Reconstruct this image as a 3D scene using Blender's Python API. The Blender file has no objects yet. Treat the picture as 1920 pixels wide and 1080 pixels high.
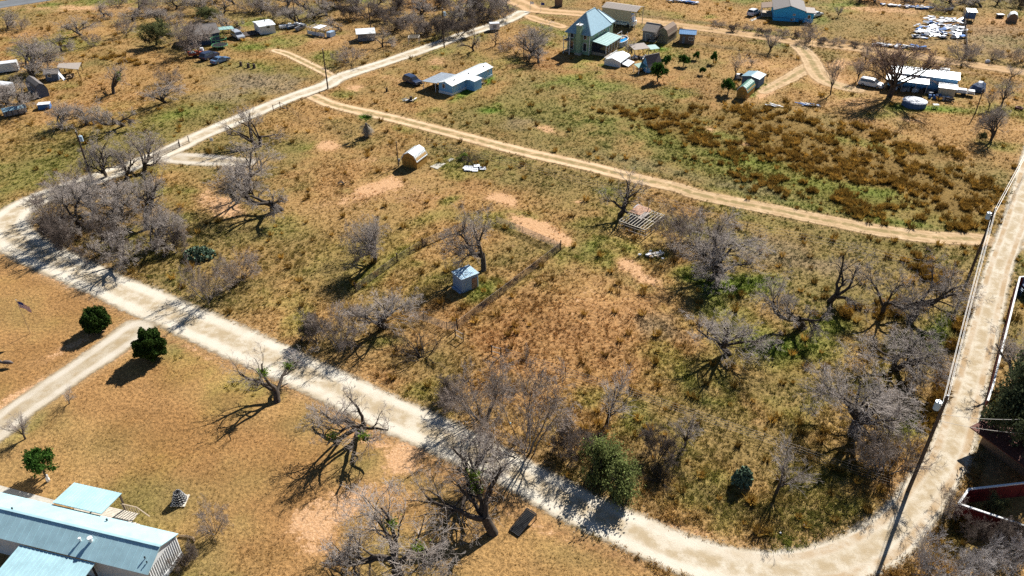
import bpy, math, random
import numpy as np
from mathutils import Vector, Matrix
C = bpy.context.scene.collection
R = math.radians

# ------------------------------------------------------------------ camera, sky, sun, exposure
CAM_H, F_PX, PITCH = 60.0, 1470.0, R(34.2)
cam_data = bpy.data.cameras.new('camera'); cam = bpy.data.objects.new('camera', cam_data); C.objects.link(cam)
cam.location = (0, 0, CAM_H); cam.rotation_euler = (R(90) - PITCH, 0, 0)
cam_data.sensor_width = 36.0; cam_data.lens = 36.0 * F_PX / 1920.0
cam_data.clip_start = 0.5; cam_data.clip_end = 9000
bpy.context.scene.camera = cam
SUN_EL, SUN_AZ = 38.0, 55.0          # azimuth of the sun, counted from +X towards +Y
w = bpy.data.worlds.new('World'); bpy.context.scene.world = w; w.use_nodes = True
nt = w.node_tree
sky = nt.nodes.new('ShaderNodeTexSky'); sky.sky_type = 'NISHITA'; sky.sun_disc = False
sky.sun_elevation = R(SUN_EL); sky.sun_rotation = R(90 - SUN_AZ)
sky.air_density = 0.6; sky.dust_density = 0.0; sky.ozone_density = 1.0
nt.links.new(sky.outputs[0], nt.nodes['Background'].inputs[0]); nt.nodes['Background'].inputs[1].default_value = 0.05
sun_d = bpy.data.lights.new('sun', 'SUN'); sun_d.energy = 5.0; sun_d.angle = R(0.53); sun_d.color = (1.0, 0.97, 0.915)
sun = bpy.data.objects.new('sun', sun_d); C.objects.link(sun)
sv = Vector((math.cos(R(SUN_AZ)) * math.cos(R(SUN_EL)), math.sin(R(SUN_AZ)) * math.cos(R(SUN_EL)), math.sin(R(SUN_EL))))
sun.rotation_euler = sv.to_track_quat('Z', 'Y').to_euler(); sun.location = sv * 300
vs = bpy.context.scene.view_settings
vs.view_transform = 'Standard'; vs.look = 'None'; vs.exposure = 0.88; vs.gamma = 1.0; vs.use_curve_mapping = False
bpy.context.scene.cycles.use_denoising = False
bpy.context.scene.cycles.max_bounces = 5; bpy.context.scene.cycles.diffuse_bounces = 1
bpy.context.scene.cycles.transparent_max_bounces = 12

# ------------------------------------------------------------------ survey: photo pixel -> ground point
def at(u, v, z=0.0):
    s, c = math.sin(PITCH), math.cos(PITCH)
    Y = (v - 540) / F_PX; t = (CAM_H - z) / (s + c * Y)
    return Vector(((u - 960) / F_PX * t, (c - s * Y) * t, z))
def rise(u, v, vt):                      # height of something standing at (u, v) whose top shows at row vt
    s, c = math.sin(PITCH), math.cos(PITCH)
    Y = (vt - 540) / F_PX; b = at(u, v)
    return CAM_H - (s + c * Y) * b.y / (c - s * Y)
def mpp(v):                              # metres per photo pixel across the view
    return CAM_H / (F_PX * (math.sin(PITCH) + math.cos(PITCH) * (v - 540) / F_PX))
rng = np.random.default_rng(7)
rnd = random.Random(11)

# ------------------------------------------------------------------ materials
MATS = {}
def mat(name, col, rough=0.8, metal=0.0, var=0.0, scale=3.0, bump=0.0, spec=0.3, col2=None, stretch=None):
    if name in MATS: return MATS[name]
    m = bpy.data.materials.new(name); m.use_nodes = True; n = m.node_tree; L = n.links
    b = n.nodes['Principled BSDF']
    b.inputs['Roughness'].default_value = rough; b.inputs['Metallic'].default_value = metal
    b.inputs['Specular IOR Level'].default_value = spec
    if var or bump:
        tc = n.nodes.new('ShaderNodeTexCoord'); mp = n.nodes.new('ShaderNodeMapping')
        if stretch: mp.inputs['Scale'].default_value = stretch
        L.new(tc.outputs['Object'], mp.inputs[0])
        nz = n.nodes.new('ShaderNodeTexNoise'); nz.inputs['Scale'].default_value = scale; nz.inputs['Detail'].default_value = 6; nz.inputs['Roughness'].default_value = 0.65
        L.new(mp.outputs[0], nz.inputs['Vector'])
        rp = n.nodes.new('ShaderNodeValToRGB')
        c2 = col2 or tuple(max(0, x * (1 - var)) for x in col)
        c1 = col if col2 else tuple(min(1, x * (1 + var * 0.6)) for x in col)
        rp.color_ramp.elements[0].position = 0.33; rp.color_ramp.elements[1].position = 0.67
        rp.color_ramp.elements[0].color = (*c2, 1); rp.color_ramp.elements[1].color = (*c1, 1)
        L.new(nz.outputs[0], rp.inputs[0]); L.new(rp.outputs[0], b.inputs['Base Color'])
        if bump:
            bp = n.nodes.new('ShaderNodeBump'); bp.inputs['Strength'].default_value = bump; bp.inputs['Distance'].default_value = 0.05
            L.new(nz.outputs[0], bp.inputs['Height']); L.new(bp.outputs[0], b.inputs['Normal'])
    else:
        b.inputs['Base Color'].default_value = (*col, 1)
    MATS[name] = m
    return m

def leafy(name, attr=None, atype='GEOMETRY', col=(0.1, 0.1, 0.05), trans=0.35, rough=0.8):
    """foliage: diffuse with some light let through; colour from an attribute of the plants or one colour"""
    m = bpy.data.materials.new(name); m.use_nodes = True; n = m.node_tree; L = n.links
    n.nodes.remove(n.nodes['Principled BSDF'])
    d = n.nodes.new('ShaderNodeBsdfDiffuse'); t = n.nodes.new('ShaderNodeBsdfTranslucent'); mx = n.nodes.new('ShaderNodeMixShader')
    mx.inputs[0].default_value = trans
    if attr:
        a = n.nodes.new('ShaderNodeAttribute'); a.attribute_name = attr; a.attribute_type = atype
        L.new(a.outputs['Color'], d.inputs[0]); L.new(a.outputs['Color'], t.inputs[0])
    else:
        g = n.nodes.new('ShaderNodeNewGeometry'); hs = n.nodes.new('ShaderNodeHueSaturation')
        mr = n.nodes.new('ShaderNodeMapRange'); mr.inputs[3].default_value = 0.55; mr.inputs[4].default_value = 1.5
        L.new(g.outputs['Random Per Island'], mr.inputs[0]); L.new(mr.outputs[0], hs.inputs['Value'])
        hs.inputs['Color'].default_value = (*col, 1)
        L.new(hs.outputs[0], d.inputs[0]); L.new(hs.outputs[0], t.inputs[0])
    L.new(d.outputs[0], mx.inputs[1]); L.new(t.outputs[0], mx.inputs[2]); L.new(mx.outputs[0], n.nodes['Material Output'].inputs[0])
    MATS[name] = m
    return m

# ------------------------------------------------------------------ mesh helpers
def link(name, me, parent=None, loc=None):
    o = bpy.data.objects.new(name, me); C.objects.link(o)
    if parent: o.parent = parent
    if loc is not None: o.location = loc
    return o
def tag(o, label, cat=None, group=None, kind=None):
    if label: o['label'] = label
    if cat: o['category'] = cat
    if group: o['group'] = group
    if kind: o['kind'] = kind
    return o
def thing(name, label, cat, loc, rz=0.0, group=None):
    o = bpy.data.objects.new(name, None); C.objects.link(o); o.empty_display_size = 0.3
    o.location = loc; o.rotation_euler = (0, 0, rz)
    return tag(o, label, cat, group)
class MB:
    def __init__(s): s.v = []; s.f = []
    def add(s, vs_, fs):
        b = len(s.v); s.v += [tuple(p) for p in vs_]; s.f += [tuple(i + b for i in f) for f in fs]; return s
    def box(s, x0, x1, y0, y1, z0, z1):
        return s.add([(x0,y0,z0),(x1,y0,z0),(x1,y1,z0),(x0,y1,z0),(x0,y0,z1),(x1,y0,z1),(x1,y1,z1),(x0,y1,z1)],
                     [(0,3,2,1),(4,5,6,7),(0,1,5,4),(1,2,6,5),(2,3,7,6),(3,0,4,7)])
    def rbox(s, c, size, rz=0, ry=0, rx=0):
        M = Matrix.Translation(c) @ Matrix.Rotation(rz,4,'Z') @ Matrix.Rotation(ry,4,'Y') @ Matrix.Rotation(rx,4,'X')
        a, b, h = (q/2 for q in size)
        vv = [M @ Vector(p) for p in [(-a,-b,-h),(a,-b,-h),(a,b,-h),(-a,b,-h),(-a,-b,h),(a,-b,h),(a,b,h),(-a,b,h)]]
        return s.add(vv, [(0,3,2,1),(4,5,6,7),(0,1,5,4),(1,2,6,5),(2,3,7,6),(3,0,4,7)])
    def beam(s, p, q, a, b=None):
        p, q = Vector(p), Vector(q); d = (q-p); b = b or a
        x = d.normalized(); up = Vector((0,0,1)) if abs(x.z) < 0.95 else Vector((0,1,0))
        y = up.cross(x).normalized()*a/2; z = x.cross(y.normalized()).normalized()*b/2
        vv = [p-y-z,p+y-z,p+y+z,p-y+z,q-y-z,q+y-z,q+y+z,q-y+z]
        return s.add(vv, [(0,1,2,3),(7,6,5,4),(0,4,5,1),(1,5,6,2),(2,6,7,3),(3,7,4,0)])
    def tube(s, pts, rad, n=6, cap=True):
        pts = [Vector(p) for p in pts]; k = len(pts)
        if not hasattr(rad, '__len__'): rad = [rad]*k
        b = len(s.v); prev = None
        for i, p in enumerate(pts):
            d = (pts[min(i+1,k-1)]-pts[max(i-1,0)]).normalized()
            if prev is None:
                prev = d.orthogonal().normalized()
            u = (prev - d*prev.dot(d)).normalized(); prev = u; w_ = d.cross(u)
            for j in range(n):
                a = 2*math.pi*j/n; s.v.append(tuple(p + (u*math.cos(a)+w_*math.sin(a))*rad[i]))
        for i in range(k-1):
            for j in range(n):
                a0 = b+i*n+j; a1 = b+i*n+(j+1)%n; s.f.append((a0,a1,a1+n,a0+n))
        if cap: s.f.append(tuple(b+j for j in reversed(range(n)))); s.f.append(tuple(b+(k-1)*n+j for j in range(n)))
        return s
    def cyl(s, x, y, z0, z1, r, n=12, r2=None):
        return s.tube([(x,y,z0),(x,y,z1)], [r, r if r2 is None else r2], n)
    def prism(s, poly, x0, x1, axis='x'):
        n = len(poly)
        if axis == 'x': vv = [(x0,a,b) for a,b in poly]+[(x1,a,b) for a,b in poly]
        elif axis == 'y': vv = [(a,x0,b) for a,b in poly]+[(a,x1,b) for a,b in poly]
        else: vv = [(a,b,x0) for a,b in poly]+[(a,b,x1) for a,b in poly]
        fs = [tuple(range(n))[::-1], tuple(range(n,2*n))]+[(i,(i+1)%n,(i+1)%n+n,i+n) for i in range(n)]
        return s.add(vv, fs)
    def slab(s, pts, t):           # a thin plate through 4 points, thickness t downwards along its normal
        p = [Vector(q) for q in pts]; nn = (p[1]-p[0]).cross(p[-1]-p[0]).normalized()
        if nn.z < 0: nn = -nn
        k = len(p)
        return s.add(p+[q-nn*t for q in p], [tuple(range(k)), tuple(range(k,2*k))[::-1]]+[(i,i+k,(i+1)%k+k,(i+1)%k) for i in range(k)])
    def build(s, name, m, parent=None, label=None, smooth=False, loc=None):
        me = bpy.data.meshes.new(name); me.from_pydata(s.v, [], s.f)
        import bmesh
        bm = bmesh.new(); bm.from_mesh(me); bmesh.ops.recalc_face_normals(bm, faces=bm.faces); bm.to_mesh(me); bm.free()
        if smooth:
            me.polygons.foreach_set('use_smooth', [True]*len(me.polygons))
        me.materials.append(MATS[m] if isinstance(m, str) else m)
        o = link(name, me, parent, loc)
        if label: o['label'] = label
        return o
def np_mesh(name, V, F, m, cols=None, smooth=False):
    """F: (n,3) or (n,4) array"""
    me = bpy.data.meshes.new(name); V = np.asarray(V, np.float32); F = np.asarray(F, np.int32); k = F.shape[1]
    me.vertices.add(len(V)); me.vertices.foreach_set('co', V.ravel())
    me.loops.add(F.size); me.loops.foreach_set('vertex_index', F.ravel())
    me.polygons.add(len(F)); me.polygons.foreach_set('loop_start', np.arange(0, F.size, k, dtype=np.int32))
    if smooth: me.polygons.foreach_set('use_smooth', np.ones(len(F), bool))
    if cols is not None:
        a = me.color_attributes.new('tint', 'FLOAT_COLOR', 'POINT')
        a.data.foreach_set('color', np.c_[cols, np.ones(len(V))].astype(np.float32).ravel())
    me.update(calc_edges=True); me.materials.append(MATS[m] if isinstance(m, str) else m)
    return me

# ------------------------------------------------------------------ value noise for the lie of the land
def _hash(ix, iy, s):
    h = (ix.astype(np.int64)*374761393 + iy.astype(np.int64)*668265263 + s*982451653) & 0x7fffffff
    h = ((h ^ (h >> 13)) * 1274126177) & 0x7fffffff
    return ((h ^ (h >> 16)) & 0xffff) / 65535.0
def vnoise(x, y, sc, s=0):
    x = x/sc; y = y/sc; ix = np.floor(x); iy = np.floor(y); fx = x-ix; fy = y-iy
    fx = fx*fx*(3-2*fx); fy = fy*fy*(3-2*fy)
    a = _hash(ix,iy,s); b = _hash(ix+1,iy,s); c = _hash(ix,iy+1,s); d = _hash(ix+1,iy+1,s)
    return (a*(1-fx)+b*fx)*(1-fy)+(c*(1-fx)+d*fx)*fy
def fbm(x, y, sc, s=0, o=4):
    t = 0; amp = 0.5; tot = 0
    for i in range(o):
        t = t+amp*vnoise(x, y, sc/2**i, s+i*17); tot += amp; amp *= 0.55
    return t/tot
def sstep(a, b, x): 
    t = np.clip((x-a)/(b-a), 0, 1); return t*t*(3-2*t)

# ------------------------------------------------------------------ roads (centre lines surveyed from the photo; width in metres)
def pl(*uv): return [at(u, v).xy for u, v in uv]
def smooth_line(P, step=1.0):
    P = [Vector(p) for p in P]; out = []
    for i in range(len(P)-1):
        p0 = P[max(i-1,0)]; p1 = P[i]; p2 = P[i+1]; p3 = P[min(i+2,len(P)-1)]
        n = max(1, int((p2-p1).length/step))
        for k in range(n):
            t = k/n
            out.append(0.5*((2*p1)+(p2-p0)*t+(2*p0-5*p1+4*p2-p3)*t*t+(3*p1-p0-3*p2+p3)*t**3))
    out.append(P[-1]); return out
ROADS = {
 'gravel_road': dict(wp=(4.3,4.3,4.3,4.3,4.3,4.3,4.3,4.4,4.4,4.4,4.4,4.5,4.6,4.8,5.2,6.0,6.4,6.2,5.8,5.6,5.6,5.6,5.4,5.2,5.0,4.8,4.6,4.6,4.6,4.6,4.6,4.6,4.4,4.2,3.9,3.6,3.4,3.3,3.3,3.5,3.5,3.5), m='road_gravel', pts=pl((985,20),(960,34),(923,49),(873,64),(833,79),(773,100),(723,117),(640,144),(612,160),(540,185),(443,226),(373,256),(318,283),(218,322),(101,362),(38,392),(14,416),(34,452),(100,488),(200,534),(333,592),(460,649),(600,713),(720,770),(840,824),(973,890),(1060,937),(1180,994),(1285,1040),(1400,1068),(1520,1066),(1620,1036),(1690,984),(1740,918),(1781,850),(1809,755),(1842,625),(1872,507),(1902,420),(1922,350),(1938,290),(1960,220))),
 'sandy_lane': dict(wp=(3.4,), m='road_sand', pts=pl((578,176),(605,189),(640,201),(740,223),(873,257),(973,283),(1107,313),(1190,334),(1273,353),(1313,366),(1447,393),(1547,413),(1647,432),(1747,445),(1830,449),(1878,456))),
 'dirt_road': dict(wp=(7,7,6,5.4,5,5,5,5,4.8,4.6,4.4,4.4), m='road_sand2', pts=pl((925,-14),(985,10),(1007,19),(1100,27),(1190,37),(1280,49),(1380,62),(1480,77),(1580,88),(1680,99),(1780,115),(1920,136),(2050,158))),
 'gravel_driveway': dict(wp=(5.6,4.2,4,4,4,4), m='road_gravel2', pts=pl((276,598),(258,616),(200,658),(117,714),(33,772),(0,800),(-90,868))),
 'house_drive': dict(wp=(3.4,), m='road_sand2', pts=pl((985,28),(1010,38),(1040,46),(1062,53))),
 'farm_track': dict(wp=(2.4,), m='road_sand', pts=pl((628,147),(606,134),(570,116),(535,100),(508,93))),
 'yard_track': dict(wp=(4.0,4,4.6,5,4.6,4,3), m='road_sand', pts=pl((1486,80),(1505,93),(1520,112),(1530,132),(1548,152),(1585,164),(1625,172))),
 'worn_track': dict(wp=(3.4,4,3.6,2.6,2), m='road_sand', pts=pl((1524,118),(1503,133),(1474,150),(1442,166),(1425,176))),
 'gravel_pad': dict(wp=(3.5,5.0,5,4.6,4,3), m='road_gravel2', pts=pl((292,298),(320,296),(360,298),(405,301),(450,304),(485,305))),
 'highway': dict(wp=(9,), m='road_asphalt', pts=pl((-160,44),(-60,21),(0,9),(60,0),(140,-13))),
 'side_lane': dict(wp=(5,5,4.6), m='road_gravel', pts=pl((1886,462),(1912,442),(1940,436),(2010,440))),
}
def near_road(X, Y):
    """distance to the nearest road edge (negative inside), per road too"""
    best = np.full(X.shape, 1e9)
    for k, r in ROADS.items():
        L = r['line']; Wd = r['wid']
        for i in range(0, len(L)-1, 2):
            a = L[i]; j = min(i+2, len(L)-1); b = L[j]; d = b-a; l2 = d.length_squared
            if l2 == 0: continue
            x0, x1 = min(a.x,b.x)-9, max(a.x,b.x)+9; y0, y1 = min(a.y,b.y)-9, max(a.y,b.y)+9
            sel = np.nonzero((X > x0) & (X < x1) & (Y > y0) & (Y < y1))[0]
            if not len(sel): continue
            px = X[sel]-a.x; py = Y[sel]-a.y; t = np.clip((px*d.x+py*d.y)/l2, 0, 1)
            dist = np.hypot(px-t*d.x, py-t*d.y)-(Wd[i]*(1-t)+Wd[j]*t)/2
            best[sel] = np.minimum(best[sel], dist)
    return best
for k, r in ROADS.items():
    L = smooth_line(r['pts'], 1.0); r['line'] = L; wp = r['wp'] if len(r['wp']) > 1 else r['wp']*2
    cl = np.r_[0, np.cumsum([(b-a).length for a, b in zip(L[:-1], L[1:])])]
    if len(wp) == len(r['pts']):
        kk = [min(range(len(L)), key=lambda i_: (L[i_]-Vector(p)).length) for p in r['pts']]; kk = np.maximum.accumulate(kk); r['wid'] = np.interp(cl, cl[kk]+np.arange(len(kk))*1e-6, wp)
    else: r['wid'] = np.interp(cl/cl[-1], np.linspace(0, 1, len(wp)), wp)
def road_mat(name, c1, c2, rut, mid, midamt, shade=1.0):
    """packed gravel or sand with wheel ruts, loose middle, and an edge that frays into the grass"""
    m = bpy.data.materials.new(name); m.use_nodes = True; n = m.node_tree; L = n.links; N = n.nodes.new
    b = n.nodes['Principled BSDF']; b.inputs['Roughness'].default_value = 0.95; b.inputs['Specular IOR Level'].default_value = 0.1
    g = N('ShaderNodeNewGeometry')
    def noise(sc, det=5, rgh=0.6):
        q = N('ShaderNodeTexNoise'); q.inputs['Scale'].default_value = sc; q.inputs['Detail'].default_value = det; q.inputs['Roughness'].default_value = rgh
        L.new(g.outputs['Position'], q.inputs['Vector']); return q.outputs[0]
    def mixc(f, a, c):
        q = N('ShaderNodeMix'); q.data_type = 'RGBA'
        for i, x in ((0,f),(6,a),(7,c)):
            if isinstance(x, tuple): q.inputs[i].default_value = (*x,1)
            elif isinstance(x, float): q.inputs[i].default_value = x
            else: L.new(x, q.inputs[i])
        return q.outputs[2]
    def ramp(x, lo, hi):
        q = N('ShaderNodeMapRange'); q.interpolation_type = 'SMOOTHSTEP'; q.inputs[1].default_value = lo; q.inputs[2].default_value = hi; L.new(x, q.inputs[0]); return q.outputs[0]
    def math_(op, x, y):
        q = N('ShaderNodeMath'); q.operation = op
        for i, z in ((0,x),(1,y)):
            if isinstance(z, (int,float)): q.inputs[i].default_value = z
            else: L.new(z, q.inputs[i])
        return q.outputs[0]
    at_ = N('ShaderNodeAttribute'); at_.attribute_name = 'across'      # 0 at the edges .. 1 in the middle
    ac = at_.outputs['Fac']
    col = mixc(ramp(noise(0.35), 0.35, 0.65), c1, c2)
    col = mixc(math_('MULTIPLY', ramp(noise(5.0), 0.5, 0.75), 0.45), col, tuple(x*0.62 for x in c2))
    col = mixc(math_('MULTIPLY', ramp(noise(14.0), 0.55, 0.72), 0.4), col, tuple(min(1, x*1.2) for x in c1))
    acw = math_('ADD', ac, math_('MULTIPLY', math_('SUBTRACT', noise(0.3, 2), 0.5), 0.22))
    rutm = math_('MULTIPLY', ramp(acw, 0.22, 0.42), math_('SUBTRACT', 1.0, ramp(acw, 0.56, 0.8)))
    col = mixc(math_('MULTIPLY', rutm, math_('MULTIPLY', ramp(noise(0.25), 0.2, 0.6), 0.8)), col, rut)
    san = N('ShaderNodeAttribute'); san.attribute_name = 'sandy'; sn = san.outputs['Fac']
    col = mixc(math_('MULTIPLY', math_('MULTIPLY', math_('MULTIPLY', ramp(ac, 0.3, 0.42), math_('SUBTRACT', 1.0, ramp(ac, 0.56, 0.74))), ramp(noise(0.4), 0.25, 0.6)), math_('MULTIPLY', sn, 0.85)), col, (0.36,0.235,0.115))
    midm = math_('MULTIPLY', ramp(math_('ADD', ac, math_('MULTIPLY', math_('SUBTRACT', noise(0.9), 0.5), 0.7)), 0.6, 0.95), ramp(noise(0.7), 0.62-midamt*0.4, 0.78-midamt*0.3))
    col = mixc(math_('MULTIPLY', midm, min(1.0, midamt*1.2)), col, mid)
    L.new(col, b.inputs['Base Color'])
    bp = N('ShaderNodeBump'); bp.inputs['Strength'].default_value = 0.7; bp.inputs['Distance'].default_value = 0.06
    L.new(noise(9.0, 8, 0.75), bp.inputs['Height']); L.new(bp.outputs[0], b.inputs['Normal'])
    e = math_('ADD', math_('MULTIPLY', ac, 3.6), math_('MULTIPLY', math_('SUBTRACT', noise(1.1, 8, 0.7), 0.5), 1.7))
    L.new(ramp(e, 0.2, 1.15), b.inputs['Alpha'])
    MATS[name] = m
road_mat('road_gravel', (0.56,0.49,0.38), (0.45,0.365,0.25), (0.64,0.585,0.485), (0.37,0.28,0.165), 0.6)
road_mat('road_gravel2', (0.46,0.39,0.29), (0.37,0.29,0.185), (0.58,0.52,0.43), (0.33,0.235,0.125), 0.4)
road_mat('road_sand', (0.56,0.38,0.21), (0.43,0.28,0.145), (0.66,0.49,0.31), (0.25,0.19,0.08), 0.8)
road_mat('road_sand2', (0.52,0.33,0.17), (0.43,0.26,0.125), (0.58,0.39,0.22), (0.30,0.20,0.085), 0.7)
road_mat('road_asphalt', (0.16,0.17,0.18), (0.13,0.135,0.14), (0.19,0.2,0.21), (0.15,0.15,0.15), 0.1)
for ri, (k, r) in enumerate(ROADS.items()):
    L = r['line']; V = []; A = []; Fc = []; cols_ = 8
    for i, p in enumerate(L):
        d = (L[min(i+1,len(L)-1)]-L[max(i-1,0)]).normalized(); nrm = Vector((-d.y, d.x))
        wv = r['wid'][i]*(1+0.16*(vnoise(np.array([p.x]), np.array([p.y]), 5.0, ri)[0]-0.5))+1.0
        endf = min(1.0, min(i, len(L)-1-i)/2.5+0.02)
        for j in range(cols_+1):
            s_ = j/cols_*2-1; q = p+nrm*s_*wv/2
            V.append((q.x, q.y, 0.012+0.004*(len(ROADS)-ri))); A.append((1-abs(s_))*endf)
    for i in range(len(L)-1):
        for j in range(cols_):
            a = i*(cols_+1)+j; Fc.append((a, a+cols_+1, a+cols_+2, a+1))
    me = np_mesh(k, V, Fc, r['m'])
    at_ = me.attributes.new('across', 'FLOAT', 'POINT'); at_.data.foreach_set('value', np.array(A, np.float32))
    sa = me.attributes.new('sandy', 'FLOAT', 'POINT'); sa.data.foreach_set('value', np.clip((np.array(V)[:, 0]-17)/12, 0, 1).astype(np.float32))
    tag(link(k, me), None, kind='structure')

# ------------------------------------------------------------------ the ground: what grows or lies bare where
GOLD=np.array((0.41,0.232,0.078)); OLIVE=np.array((0.150,0.142,0.036)); GREEN=np.array((0.125,0.215,0.026)); LUSH=np.array((0.10,0.24,0.018))
BARE=np.array((0.58,0.32,0.15)); RUST=np.array((0.36,0.165,0.058)); SCRUB=np.array((0.20,0.125,0.032)); LAWNC=np.array((0.32,0.155,0.045)); PAST=np.array((0.115,0.140,0.026)); GREY=np.array((0.24,0.205,0.14)); SOIL=np.array((0.50,0.255,0.105)); DARK=np.array((0.105,0.088,0.035))
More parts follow.
